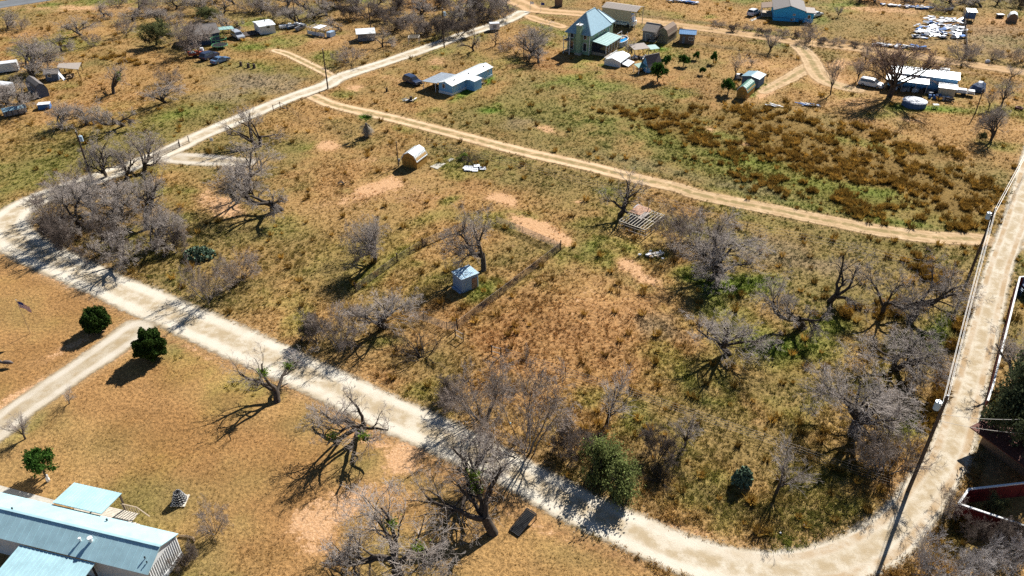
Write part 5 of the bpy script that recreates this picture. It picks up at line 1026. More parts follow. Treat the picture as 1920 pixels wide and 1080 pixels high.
MB().box(L*.18,L*.98,.9,3.3,.5,3.2).build('body', 'car_white', o); MB().prism([(L*.98+.01,.5),(L*.98+.01,2.6),(L*.98+.5,1.6),(L*.98+.7,1.5),(L*.98+.75,.5)], .95, 3.25, 'y').build('cab', 'car_white', o)
for i in range(5): MB().box(L*.25+i*L*.14,L*.25+i*L*.14+.9,.86,.92,1.8,2.5).build('window', 'glass', o)
MB().box(L*.2,L*.96,.87,.9,1.05,1.3).build('stripe', 'car_blue', o)
for x in (.3, .88):
    for y in (.95, 3.2): MB().tube([(L*x,y-.12,.45),(L*x,y+.12,.45)], .45, 12).build('wheel', 'rubber', o)
# yard sheds
A, rz, L = fr((1204,76),(1228,80)); gable('grey_shed', 'grey weathered yard shed with a bare tree over its roof', A, rz, L, 5.0, 2.6, 1.3, 'wall_grey', 'roof_tan', cat='shed', wins=[('f', .8, .1, 1.4, 1.9, 'trim', 'door')])
A = at(1251,83); d = at(1264,74)-A; gambrel('brown_barn_shed', 'olive brown barn roofed shed between the grey shed and the cabin', A, math.atan2(d.y, d.x), d.length+1.5, dist((1251,83),(1233,79)), 2.2, 1.7, 'wall_olive', 'roof_brown', door=(1.6,1.9), trim='wall_olive', nrib=0)
A, rz, L = fr((1273,82),(1301,84)); o = gable('blue_roofed_cabin', 'small brown cabin with a bright blue metal roof and white window', A, rz, L, 3.6, 2.5, .5, 'wall_brown', 'roof_blue', cat='cabin', nrib=8, wins=[('f', L*.6, 1.0, 1.2, .9), ('f', L*.15, .1, .9, 1.9, 'wall_brown', 'door')])
o = thing('shade_shelter', 'low open shelter with pale and teal roof sheets by the pool', 'shelter', at(1203,103), R(20))
shed_roof(o, [(-3,-1.6,2.0),(1.2,-1.6,2.0),(1.2,1.6,2.4),(-3,1.6,2.4)], 'roof_tan', .06); shed_roof(o, [(1.3,-1.8,1.7),(3.8,-1.8,1.7),(3.8,.6,2.0),(1.3,.6,2.0)], 'roof_teal', .06); posts(o, [(-2.8,-1.5),(1,-1.5),(-2.8,1.5),(1.1,1.5),(3.7,-1.7),(3.7,.5)], 1.72, .06)
o = thing('yard_clutter', 'heap of garden clutter beside the low open shelter', 'clutter', at(1200,110))
for i in range(16): MB().rbox((rnd.gauss(0,1.4),rnd.gauss(0,.7),.3), (rnd.uniform(.3,.9),rnd.uniform(.3,.7),rnd.uniform(.3,.8)), rnd.random()*3).build('crate', rnd.choice(('grey_scrap','wood_scrap','white_scrap','post_dark')), o)

# ================================================================== bright blue house, white SUV
A, rz, L = fr((1449,38.5),(1506,42)); hA = rise(1449,38.5,18)
o = gable('bright_blue_house', 'bright blue wooden house with a grey shingle gable roof', A, rz, L, 11, hA, rise(1480,40,11)-hA, 'wall_azure', 'roof_shingle', ridge='y', oh=.35, wins=[('f', L*.62, hA*.55, .7, .5), ('f', L*.55, .1, .8, .8, 'wall_azure', 'hatch')])
m_ = MB(); m_.box(0,L,-.03,0,.85,.95); m_.build('trim_board', 'wall_blue', o)
for x in (L*.64, L*.69): MB().box(x,x+.12,-.12,-.02,.2,1.1).build('pipe', 'trim', o)
L2 = dist((1506,42),(1523,43)); t_ = thing('house_extension', 'flat roofed blue extension on the side of the bright blue house', 'extension', A+Vector((L*math.cos(rz)+.01, L*math.sin(rz), 0)), rz)
MB().box(.02,L2,0,5,0,hA-.3).build('wall', 'wall_azure', t_); shed_roof(t_, [(0,-.4,hA-.15),(L2+.5,-.4,hA-.25),(L2+.5,5.4,hA-.25),(0,5.4,hA-.15)], 'roof_tan', .12); window(t_, 'f', L2*.35, 1.0, .8, 1.0, L2, 5)
t_ = thing('house_porch', 'white posted porch on the side of the bright blue house', 'porch', A, rz); shed_roof(t_, [(-3.2,3.2,2.4),(-.4,3.2,2.8),(-.4,9,2.8),(-3.2,9,2.4)], 'roof_brown', .1); posts(t_, [(-3,3.4),(-3,6),(-3,8.8)], 2.4, .07, 'trim'); MB().box(-3.1,-.1,3.3,8.9,0,.35).build('floor', 'timber', t_)
car('suv', 1412.5, 28, (1424,23), 'car_white', 'white_suv', 'white SUV parked on the gravel beside the bright blue house')
car('sedan', 1529, 31, (1536,29), 'car_white', 'white_sedan', 'white car half hidden behind the extension of the bright blue house')
o = MB().slab([at(u, v, .04) for u, v in ((1405,38),(1410,39.5),(1438,27),(1434,26))], .08).build('concrete_path', 'concrete'); tag(o, None, kind='structure')

# ================================================================== blue shed and brown shed with green roof
A = at(1420,167); d = at(1431.5,158)-A; Wb = dist((1420,167),(1390,160)); gable('blue_storage_shed', 'blue storage shed with a pale blue roof behind the brown barn shed', A, math.atan2(d.y, d.x), d.length, Wb, rise(1420,167,149), .35, 'wall_blue', 'roof_steel', cat='shed', oh=.2, nrib=7)
A = at(1399,187.5); d = at(1413.5,174)-A; gambrel('green_roofed_shed', 'orange brown barn shaped shed with a green gambrel roof', A, math.atan2(d.y, d.x), d.length, dist((1399,187.5),(1379.5,184)), rise(1399,187.5,172), 1.0, 'wall_wood', 'roof_green', door=(1.4,1.6), edge='trim', nrib=6)
o = thing('white_machine', 'white machine with a black wheel standing behind the blue storage shed', 'machine', at(1386,148)); MB().rbox((0,0,.7),(1.4,.9,.9)).build('body', 'car_white', o); MB().tube([(.2,-.6,1.1),(.2,-.4,1.1)],.4,12).build('wheel', 'rubber', o); MB().rbox((-.6,.2,.35),(.8,.6,.7)).build('motor', 'grey_scrap', o)
for i, (u, v, lb) in enumerate(((1450,200,'pile of grey boards and pipes at the pasture edge, beside the green roofed shed'),(1516,198,'pile of white boards and blue scrap on the pasture edge below the young tree'))):
    o = thing('board_pile', lb, 'scrap', at(u, v))
    for k in range(14): MB().rbox((rnd.gauss(0,1.1),rnd.gauss(0,.4),.1+.02*k), (rnd.uniform(1,2.4),.22,.06), rnd.gauss(-.3,.4), rnd.uniform(-.15,.15)).build('board', rnd.choice(('white_scrap','grey_scrap','wood_scrap','blue_tarp') if i else ('grey_scrap','timber_grey','white_scrap')), o)

# ================================================================== trailer home, right
A, rz, L = fr((1664,160),(1789,176)); hR = rise(1789,176,150); W = 4.6
o = gable('trailer_home', 'long grey trailer home with a pale metal roof behind the big pecan', A, rz, L, W, hR, .7, 'wall_paleblue', 'roof_galv', oh=.2, nrib=18, wins=[('f', L*.72, 1.5, 1.0, .8), ('f', L*.86, 1.4, .9, .9), ('f', L*.3, 1.4, 1.0, .9)])
MB().box(L*.72,L*.86,W*.62,W*.9,hR+.3,hR+1.0).build('roof_unit', 'trim', o)
t_ = thing('awning', 'white sheet awning along the front of the grey trailer home', 'awning', A, rz); shed_roof(t_, [(-.8,-3.4,2.35),(L*.58,-3.4,2.35),(L*.58,-.1,2.75),(-.8,-.1,2.75)], 'roof_white', .07, 12); posts(t_, [(-.6,-3.3),(L*.2,-3.3),(L*.4,-3.3),(L*.56,-3.3)], 2.3, .06, 'timber_grey')
Ps = A+Vector((L*.74*math.cos(rz)+3.4*math.sin(rz), L*.74*math.sin(rz)-3.4*math.cos(rz), 0)); gable('tool_shed', 'small tan tool shed with a white roof in front of the grey trailer home', Ps, rz, 3.2, 2.6, 2.1, .4, 'wall_beige', 'roof_white', cat='shed')
for i, (x, y, lb) in enumerate(((L*.25,-2.2,'washing machines and cabinets under the white awning of the trailer home'),(L*.62,-2.4,'dark barrels and boxes between the awning and the tan tool shed'),(L*.8,-4.6,'blue bins and boxes in front of the tan tool shed'))):
    o = thing('porch_clutter', lb, 'clutter', A+Vector((x*math.cos(rz)-y*math.sin(rz), x*math.sin(rz)+y*math.cos(rz), 0)), rz)
    for k in range(12): MB().rbox((rnd.gauss(0,1.3),rnd.gauss(0,.5),.4), (rnd.uniform(.4,.9),rnd.uniform(.4,.8),rnd.uniform(.5,1.0)), rnd.random()*3).build('box', (('white_scrap','grey_scrap','black'),('post_dark','black','grey_scrap'),('blue_tarp','grey_scrap','white_scrap'))[i][k % 3], o)
o = thing('flat_trailer', 'flat trailer loaded with a white boat hull beside the tool shed', 'trailer', at(1806,178), rz); MB().rbox((0,0,.6),(4,1.7,.12)).build('bed', 'timber_grey', o); MB().prism([(-.9,.66),(-.7,1.25),(.7,1.25),(.9,.66)], -1.9, .4, 'x').build('hull', 'white_scrap', o); MB().rbox((1.3,0,.95),(1.2,1.3,.5)).build('box', 'car_white', o)
for s_ in (-.95,.95): MB().tube([(0,s_-.1,.35),(0,s_+.1,.35)],.35,12).build('wheel', 'rubber', o)
car('van', 1632, 162, (1652,166), 'car_white', 'white_minivan', 'white minivan parked beside the big pecan')
o = thing('covered_vehicle', 'machine under a dark blue tarpaulin east of the trailer home', 'tarp', at(1833,170), R(35))
bmv = MB(); NN = 12
for j, (z, k) in enumerate(((0,1.0),(.7,1.02),(1.3,.8),(1.7,.4))):
    for i in range(NN): a = 2*math.pi*i/NN; q = k*(1+.14*math.sin(3*a+j)); bmv.v.append((2.2*q*math.cos(a), 1.3*q*math.sin(a), z+.15*math.sin(2*a+j)*(j > 0)))
bmv.f = [(j*NN+i, j*NN+(i+1) % NN, (j+1)*NN+(i+1) % NN, (j+1)*NN+i) for j in range(3) for i in range(NN)]+[tuple(range(3*NN, 4*NN))]; bmv.build('tarp', 'wall_navy', o); MB().rbox((.6,.2,1.72),(1.3,.8,.12),.3).build('loose_sheet', 'white_scrap', o)
o = thing('round_pool', 'round above ground pool with a crumpled white cover on the green grass', 'pool', at(1713,198)); KEEP_OUT.append((o.location.x,o.location.y,2.4)); MB().cyl(0,0,0,1.15,2.35,28).build('pool_wall', 'wall_blue', o)
m_ = MB(); 
for i in range(7):
    for j in range(24): a = 2*math.pi*j/24; r_ = 2.42*i/6; m_.v.append((r_*math.cos(a), r_*math.sin(a), 1.2+.12*rnd.random()*(i < 6)-(.1 if i == 6 else 0)))
m_.f = [(i*24+j, i*24+(j+1) % 24, (i+1)*24+(j+1) % 24, (i+1)*24+j) for i in range(6) for j in range(24)]; m_.build('cover', 'white_scrap', o)
o = thing('garden_table', 'small white table on the green grass near the round pool', 'table', at(1753,203)); MB().rbox((0,0,.8),(1.1,.8,.06)).build('top', 'trim', o); posts(o, [(-.45,-.3),(.45,-.3),(-.45,.3),(.45,.3)], .77, .03, 'trim', 'leg')
o = thing('park_bench', 'dark bench facing the tool shed on the green grass', 'bench', at(1780,193), rz); MB().rbox((0,0,.45),(1.6,.45,.06)).build('seat', 'post_dark', o); MB().rbox((0,.25,.75),(1.6,.06,.4)).build('backrest', 'post_dark', o); posts(o, [(-.7,0),(.7,0)], .43, .05, 'post_dark', 'leg')
o = thing('tire_planter', 'reddish brown tyre planter alone on the yard east of the poles', 'planter', at(1910,205)); m_ = MB(); m_.tube([(.6*math.cos(a*.5236),.6*math.sin(a*.5236),.3) for a in range(13)],.22,8,False); m_.build('tyre', 'rust_red', o)
o = thing('white_bag', 'white bag lying in the ditch of the dirt road', 'bag', at(1851,118)); m_ = MB().tube([(-.6,0,.25),(-.2,0,.4),(.3,.1,.38),(.6,.1,.2)],[.15,.4,.36,.12],8); m_.build('sack', 'white_scrap', o, smooth=True)

# ================================================================== scrap yard
o = thing('scrap_pile', 'wide spread of white and blue metal scrap sheets beside the wire fence', 'scrap', at(1762,60))
for i in range(170):
    u = rnd.uniform(1716,1806); v = rnd.uniform(34,73)
    if v < 48 and u < 1735: continue
    p = at(u, v)-o.location; MB().rbox((p.x,p.y,.15+.5*rnd.random()), (rnd.uniform(.8,2.6),rnd.uniform(.4,1.3),.08), rnd.gauss(0,.5), rnd.uniform(-.3,.3), rnd.uniform(-.3,.3)).build('sheet', rnd.choice(('white_scrap','white_scrap','white_scrap','grey_scrap','blue_tarp','roof_galv')), o)
for lb, u0, v0, u1, v1, n in (('row of pale scrap sheets along the far side of the dirt road',1632,84,1738,92,26),('long heap of mixed scrap at the far edge of the yard',1652,10,1790,20,46),('jumble of white metal panels behind the long shelter',1252,2,1305,8,24)):
    o = thing('scrap_row', lb, 'scrap', at((u0+u1)/2, (v0+v1)/2))
    for i in range(n):
        t = rnd.random(); p = at(u0+(u1-u0)*t, v0+(v1-v0)*t+rnd.uniform(-2,2))-o.location; MB().rbox((p.x,p.y,.2+.3*rnd.random()), (rnd.uniform(.7,2.4),rnd.uniform(.3,.9),rnd.uniform(.08,.4)), rnd.gauss(0,.5), rnd.uniform(-.2,.2)).build('sheet', rnd.choice(('white_scrap','white_scrap','grey_scrap','wood_scrap','blue_tarp')), o)
A, rz, L = fr((1810,40),(1826,41)); o = thing('small_hut', 'small blue hut on legs with a white sloping roof by the wire fence', 'hut', A, rz); MB().box(0,L,0,2.2,.7,2.5).build('wall', 'wall_blue', o); shed_roof(o, [(-.2,-.3,2.55),(L+.2,-.3,2.55),(L+.2,2.5,2.9),(-.2,2.5,2.9)], 'roof_white', .08); posts(o, [(.1,.1),(L-.1,.1),(.1,2.1),(L-.1,2.1)], .72, .07, 'post_dark', 'leg')
A = at(1906,43); d = Vector((.5,1,0)); gambrel('arched_hut', 'brown hut with an arched white roof at the far yard', A, math.atan2(d.y, d.x), 2.8, 2.4, 1.4, .9, 'wall_brown', 'roof_white', nrib=0)
o = thing('white_crate', 'small white topped crate between the hut and the arched hut', 'crate', at(1874,33)); MB().rbox((0,0,.5),(1.6,1.1,.7)).build('box', 'black', o); MB().rbox((0,0,.9),(1.9,1.3,.1)).build('lid', 'white_scrap', o)

# ================================================================== north-west yard
A, rz, L = fr((362,88),(414,80.5)); hN = rise(414,80.5,60); gable('navy_house', 'navy blue house with a grey shingle roof and one white framed window', A, rz, L, 7.5, hN, 1.3, 'wall_navy', 'roof_shingle', oh=.35, wins=[('f', L*.62, 1.3, .9, 1.4), ('f', L*.2, 1.3, .9, 1.4)])
o = thing('lean_to', 'pale green sheet lean-to on thin posts beside the navy house', 'lean-to', A, rz); shed_roof(o, [(L+.2,2.5,2.5),(L+4.4,2.5,2.3),(L+4.4,5.5,2.3),(L+.2,5.5,2.5)], 'roof_teal', .06, 5); posts(o, [(L+4.2,2.7),(L+4.2,5.3),(L+.4,2.7)], 2.3, .05)
o = thing('red_table', 'reddish garden furniture under the pale green lean-to', 'furniture', at(424,60)); MB().rbox((0,0,.7),(1.8,.9,.1)).build('top', 'rust_red', o); posts(o, [(-.8,-.3),(.8,-.3),(-.8,.3),(.8,.3)], .66, .05, 'rust_red', 'leg'); MB().rbox((0,-.9,.4),(1.8,.3,.08)).build('bench', 'rust_red', o)
car('van', 446.5, 71, (455,76), 'car_silver', 'silver_van', 'silver van parked between the navy house and the white cabin')
A, rz, L = fr((489.5,66),(517.5,61.5)); hW = rise(489.5,66,50.5); o = gable('white_cabin', 'small white cabin with a low white roof and one dark window', A, rz, L, 5.4, hW, .35, 'wall_white', 'roof_white', cat='cabin', oh=.25, wins=[('f', L*.42, 1.4, 1.0, .9)]); MB().cyl(L*.6,3,hW+.2,hW+.7,.14,8).build('vent', 'black', o)
o = thing('wooden_deck', 'dark wooden deck beside the white cabin', 'deck', A, rz); 
for i in range(8): MB().box(-4.2,-.3,.3+i*.5,.3+i*.5+.44,.25,.33).build('deck_board', 'post_dark', o)
for i, (u, v, m, lb) in enumerate(((540,53,'car_white','white boat hull on the scrap ground, the one beside the white cabin'),(553,52,'car_blue','blue and white boat hull next to the utility pole'),(566,55,'grey_scrap','grey dinghy beside the open pen'))):
    o = thing('boat', lb, 'boat', at(u, v), R(20+25*i)); V = []
    sec = [(-2.2,.7),(-.8,.85),(.8,.8),(1.8,.45),(2.4,.04)]
    m_ = MB()
    for x, hw in sec: m_.v += [(x,-hw,.9),(x,-hw*.6,.25),(x,hw*.6,.25),(x,hw,.9)]
    m_.f = [(4*k+j, 4*k+4+j, 4*k+5+j, 4*k+1+j) for k in range(4) for j in range(3)]+[(0,1,2,3)]; m_.build('hull', m, o)
    MB().add([(x*.95, s_*max(.02,hw*.9), .8) for s_ in (-1,1) for x, hw in sec], [(0,1,2,3,4,9,8,7,6,5)]).build('floor', 'white_scrap' if i < 2 else 'black', o); MB().rbox((.6,0,1.05),(.9,.9,.4)).build('console', 'trim' if i < 2 else 'grey_scrap', o)
A, rz, L = fr((577,64),(609,70)); W = 3.4
o = thing('open_pen', 'open timber framed pen with white wall panels near the boats', 'pen', A, rz)
for i in range(5):
    for j in range(2): MB().box(i*L/4-.06,i*L/4+.06,j*W-.06,j*W+.06,0,1.7).build('post', 'timber', o)
for i in range(7): MB().beam((i*L/6,-.1,1.78),(i*L/6,W+.1,1.78),.14,.09).build('rafter', 'timber_pale', o)
for j in range(2): MB().beam((-.1,j*W,1.7),(L+.1,j*W,1.7),.1,.1).build('beam', 'timber', o)
for i in range(4): MB().box(i*L/4+.08,(i+1)*L/4-.08,-.1,-.04,.1,1.0).build('panel', 'white_scrap', o)
MB().slab([(L*.3,.3,1.86),(L*.7,.3,1.86),(L*.7,W,1.9),(L*.3,W,1.9)],.03).build('roof_sheet', 'white_scrap', o); MB().box(L+.3,L+1.6,.4,2.4,.1,1.3).build('feed_box', 'tin', o)
car('suv', 393.5, 109.5, (408,104), 'car_navy', 'black_suv', 'black SUV parked between the red trailer and the blue sedan')
car('sedan', 413.5, 117, (428,112), 'car_blue', 'blue_sedan', 'blue sedan parked beside the black SUV')
o = thing('trampoline', 'round green netted trampoline beside the navy house', 'trampoline', at(413,90)); m_ = MB(); m_.tube([(1.9*math.cos(a*.2618),1.9*math.sin(a*.2618),.8) for a in range(25)],.07,6,False); m_.build('rim', 'tramp_green', o); MB().cyl(0,0,.76,.79,1.8,24).build('mat', 'black', o)
for i in range(8): a = i*math.pi/4; MB().tube([(1.9*math.cos(a),1.9*math.sin(a),-.02),(1.9*math.cos(a),1.9*math.sin(a),2.4)],.04,6).build('pole', 'tramp_green', o)
m_ = MB(); m_.tube([(1.9*math.cos(a*.2618),1.9*math.sin(a*.2618),2.4) for a in range(25)],.04,5,False); m_.build('top_ring', 'tramp_green', o)
o = thing('scrap_trailer', 'red trailer piled with junk beside the black SUV', 'trailer', at(370,106), R(20)); MB().rbox((0,0,.6),(3.8,1.8,.12)).build('bed', 'red_machine', o)
for s_ in (-1,1): MB().rbox((0,s_*.9,.85),(3.8,.07,.45)).build('side_board', 'red_machine', o); MB().tube([(-.3,s_*1.05-.1,.36),(-.3,s_*1.05+.1,.36)],.36,12).build('wheel', 'rubber', o)
for i in range(9): MB().rbox((rnd.uniform(-1.5,1.5),rnd.uniform(-.6,.6),1.0+.2*rnd.random()), (rnd.uniform(.5,1.2),.5,.5), rnd.random()*3, rnd.uniform(-.3,.3)).build('crate', rnd.choice(('wood_scrap','red_machine','grey_scrap')), o)
MB().tube([(1.3,.3,1.2),(1.3,.3,1.9)],[.5,.4],10).build('drum', 'white_scrap', o)
for u, v in ((452,124),(466,127),(477,128)):
    o = thing('cut_stump', 'dark cut stump at the edge of the grey weeds', 'stump', at(u, v), 0, 'cut stumps by the grey weeds'); MB().tube([(0,0,-.05),(0,.03,.5),(.04,.05,1.0)],[.4,.32,.3],8).build('trunk', 'post_dark', o)
A, rz, L = fr((88,153),(111,151)); W = dist((111,151),(125,142)); hS2 = rise(111,151,137.5)
gable('slate_shed', 'slate blue shed with a grey roof and a white board leaning on it', A, rz, L, W, hS2, .5, 'wall_slate', 'roof_shingle', cat='shed', oh=.3, wins=[('f', L*.18, .9, .8, 1.0), ('r', W*.3, .1, .9, 1.8, 'trim', 'door')])
o = thing('shed_lean_to', 'rusty white lean-to roof over firewood beside the slate blue shed', 'lean-to', A, rz); shed_roof(o, [(L*.8,W+.2,hS2+.3),(L+4.2,W*.4,hS2+.1),(L+4.2,W+2.8,hS2+.2),(L*.8,W+2.8,hS2+.4)], 'roof_tan', .06); posts(o, [(L+4,W*.45),(L+4,W+2.6),(L+.3,W+2.6)], hS2+.1, .06, 'post_dark')
o = thing('leaning_board', 'white board leaning against the slate blue shed', 'board', A, rz); MB().beam((L+.1,.5,1.8),(L+1.2,-.2,.05),.7,.05).build('board', 'white_scrap', o)
o = thing('firewood_heap', 'heap of logs under the rusty lean-to', 'firewood', A+Vector((L*math.cos(rz)+2.0, L*math.sin(rz)+1.6, 0)), rz)
for i in range(22): MB().tube([(-.5+rnd.uniform(-.4,.4),rnd.gauss(0,.6),.14+.2*(i % 4)),(.5,rnd.gauss(0,.6),.14+.2*(i % 4))],.12,6).build('log', 'wood_scrap', o)
A = at(91,178.5); d = at(66,163)-at(91,178.5); W = dist((91,178.5),(71,185)); A2 = at(91,178.5); rzq = math.atan2(-(at(60,166)-at(71,185)).y, -(at(60,166)-at(71,185)).x)
bx = at(71,185); ex = (at(55,172)-bx); ex.normalize(); rzq = math.atan2(-ex.y, -ex.x); Lq = 6.5
gambrel('slate_barn_shed', 'dark slate barn with a gambrel roof behind the reddish bare tree', bx+ex*Lq, rzq, Lq, W, 1.7, 1.3, 'wall_slate', 'roof_shingle', nrib=0)
A, rz, L = fr((10,222),(53,213)); o = thing('covered_trailer', 'long low trailer under a crumpled blue white tarpaulin', 'trailer', A, rz); clear(A, rz, L, 2.2)
MB().box(0,L,0,2.2,.3,1.25).build('body', 'wall_grey', o); m_ = MB(); n_ = 10
for i in range(n_+1):
    for j in range(5): m_.v.append((-.1+(L+.2)*i/n_, -.1+2.4*j/4, 1.28+.3*math.sin(math.pi*j/4)+.08*rnd.random()))
m_.f = [(i*5+j,(i+1)*5+j,(i+1)*5+j+1,i*5+j+1) for i in range(n_) for j in range(4)]; m_.build('tarp', 'roof_steel', o)
for i in range(4): MB().box(.4+i*L/4,.5+i*L/4,-.06,0,.3,1.25).build('strap', 'black', o)
o = thing('blue_tank', 'blue box with a white lid on the grass beside the covered trailer', 'box', at(85,203), R(15)); MB().rbox((0,0,.5),(2.2,1.5,1.0)).build('box', 'blue_tarp', o); MB().rbox((0,0,1.05),(2.3,1.6,.08)).build('lid', 'white_scrap', o)
o = thing('white_trailer', 'white camper partly behind the bare tree at the dark slate barn', 'camper', at(8,176), R(-15)); MB().rbox((0,0,1.4),(4.5,2.2,2.0)).build('body', 'car_white', o); MB().rbox((.6,-1.12,1.7),(1.2,.04,.6)).build('window', 'glass', o)
for s_ in (-1,1): MB().tube([(0,s_*1.0-.1,.36),(0,s_*1.0+.1,.36)],.36,12).build('wheel', 'rubber', o)
o = thing('far_camper', 'white trailer at the far bare trees beyond the dark slate barn', 'camper', at(14,134), R(25)); MB().rbox((0,0,1.2),(5,2.2,1.9)).build('body', 'car_white', o); MB().rbox((0,0,.2),(3,1.6,.4)).build('chassis', 'black', o)
A, rz, L = fr((672,78),(704,76)); o = thing('white_roofed_shack', 'low grey shack with a white sheet roof among the brush', 'shack', A, rz); MB().box(0,L,0,3.2,0,1.9).build('wall', 'wall_grey', o); shed_roof(o, [(-.4,-.6,2.0),(L+.2,-.6,2.0),(L+.2,3.4,2.3),(-.4,3.4,2.3)], 'roof_white', .06); posts(o, [(-.3,-.5),(L,-.5)], 2.0, .05); window(o, 'f', L*.4, .1, .9, 1.6, L, 3.2, 'timber_grey', 'door')
o = thing('timber_frame', 'bare ruined timber frame among the brush north of the road', 'ruin', at(766,84)); posts(o, [(0,0),(2.6,.2),(2.6,2.4),(0,2.2)], 1.7, .07, 'timber_grey'); 
for p, q in (((0,0,1.7),(2.6,.2,1.7)),((2.6,.2,1.7),(2.6,2.4,1.7)),((0,2.2,1.7),(2.6,2.4,1.7)),((0,0,1.7),(0,2.2,1.7)),((0,1.1,1.72),(2.6,1.3,1.72))): MB().beam(p, q, .1).build('beam', 'timber_pale', o)
o = thing('white_box_trailer', 'small white box trailer beside the gravel road near the crooked trees', 'trailer', at(927,57), R(10)); MB().rbox((0,0,1.2),(2.6,1.6,1.6)).build('body', 'car_white', o); MB().rbox((0,-.82,1.2),(.9,.04,.8)).build('door', 'grey_scrap', o)
for s_ in (-.8,.8): MB().tube([(0,s_-.1,.3),(0,s_+.1,.3)],.3,12).build('wheel', 'rubber', o)
o = thing('brick_pillar', 'reddish brick pillar at the far dirt road junction', 'pillar', at(1047,12)); MB().box(-1.1,1.1,-.5,.5,0,1.9).build('pillar', 'wall_brown', o); MB().box(-1.25,1.25,-.65,.65,1.9,2.05).build('cap', 'roof_brown', o)
# horse under the oak
def horse(u, v, to, label):
    c = at(u, v); d = at(*to)-c; o = thing('horse', label, 'horse', c, math.atan2(d.y, d.x))
    me = bpy.data.meshes.new('horse_body')
    V = [(-.75,0,1.25),(-.3,0,1.22),(.3,0,1.2),(.75,0,1.28),(1.05,0,1.5),(1.3,0,1.45),(1.6,0,1.25),(-.72,.16,.95),(-.78,.17,.5),(-.72,.17,.04),(-.72,-.16,.95),(-.66,-.17,.5),(-.62,-.17,.04),(.62,.15,.9),(.62,.16,.45),(.6,.16,.04),(.62,-.15,.9),(.66,-.16,.45),(.66,-.16,.04),(-1.0,0,1.15),(-1.1,0,.7),(1.32,.08,1.6),(1.32,-.08,1.6)]
    Ed = [(0,1),(1,2),(2,3),(3,4),(4,5),(5,6),(0,7),(7,8),(8,9),(0,10),(10,11),(11,12),(3,13),(13,14),(14,15),(3,16),(16,17),(17,18),(0,19),(19,20),(5,21),(5,22)]
    me.from_pydata(V, Ed, []); b = link('body', me, o); b.modifiers.new('skin', 'SKIN'); b.modifiers.new('sub', 'SUBSURF').levels = 1
    rad = [.3,.33,.34,.3,.2,.15,.09,.16,.07,.06,.16,.07,.06,.14,.06,.06,.14,.06,.06,.06,.05,.03,.03]
    for i, sv_ in enumerate(me.skin_vertices[0].data): sv_.radius = (rad[i], rad[i])
    me.skin_vertices[0].data[0].use_root = True; me.materials.append(MATS['horse_coat']); return o
horse(277, 84, (262,82), 'dark horse standing in the shade of the dusty oak')

# ================================================================== red fence and building east of the road
def wall_fence(name, label, pts, h, m, cap, th=.12, capw=.2):
    o = thing(name, label, 'fence', pts[0]); o0 = pts[0]
    for a, b in zip(pts[:-1], pts[1:]):
        d = b-a; n = max(1, int(d.length/2.4))
        for i in range(n):
            p = a+d*(i/n)-o0; q = a+d*((i+1)/n)-o0; m_ = MB(); g = (q-p)*.012; m_.beam(Vector((p.x,p.y,h/2))+g, Vector((q.x,q.y,h/2))-g, th, h-.04); m_.build('panel', m, o)
        MB().beam(Vector((a.x-o0.x,a.y-o0.y,h+.05)), Vector((b.x-o0.x,b.y-o0.y,h+.05)), capw, .1).build('cap', cap, o)
    return o
hf = 1.9
wall_fence('red_fence', 'long straight red fence with a white cap beside the gravel road', [at(1990,512,hf).xy.to_3d(), at(1912,520,hf).xy.to_3d(), at(1885,630,hf).xy.to_3d(), at(1862,722,hf).xy.to_3d(), at(1852,752,hf).xy.to_3d()], hf, 'wall_red', 'trim')
wall_fence('red_fence', 'pointed corner of red fence with a white cap at the road bend', [at(1990,896,hf).xy.to_3d(), at(1920,906,hf).xy.to_3d(), at(1816,918,hf).xy.to_3d(), at(1797,945,hf).xy.to_3d(), at(1920,986,hf).xy.to_3d(), at(2000,1014,hf).xy.to_3d()], hf, 'wall_red', 'trim')
A = at(1836,832); B_ = at(1935,905); d = B_-A; o = thing('red_building', 'low dark red building with a brown roof beneath the live oak', 'building', A, math.atan2(d.y, d.x)); L = d.length; clear(A, math.atan2(d.y, d.x), L, 6)
MB().box(0,L,0,6,0,2.5).build('wall', 'wall_brown', o); shed_roof(o, [(-.8,-1.6,2.45),(L+.5,-1.6,2.45),(L+.5,6.5,3.0),(-.8,6.5,3.0)], 'rust_red', .14); window(o, 'f', L*.3, 1.0, 1.0, 1.0, L, 6)
o = thing('playground_set', 'dark play frame with a blue ladder inside the red fence', 'play frame', at(1922,560)); posts(o, [(0,0),(1.6,0),(0,1.6),(1.6,1.6)], 2.2, .06, 'wall_navy'); MB().box(-.1,1.7,-.1,1.7,1.2,1.3).build('platform', 'wall_navy', o); 
for i in range(5): MB().beam((-.5,.3,.2+.25*i),(-.5,1.0,.2+.25*i),.05).build('rung', 'roof_blue', o)

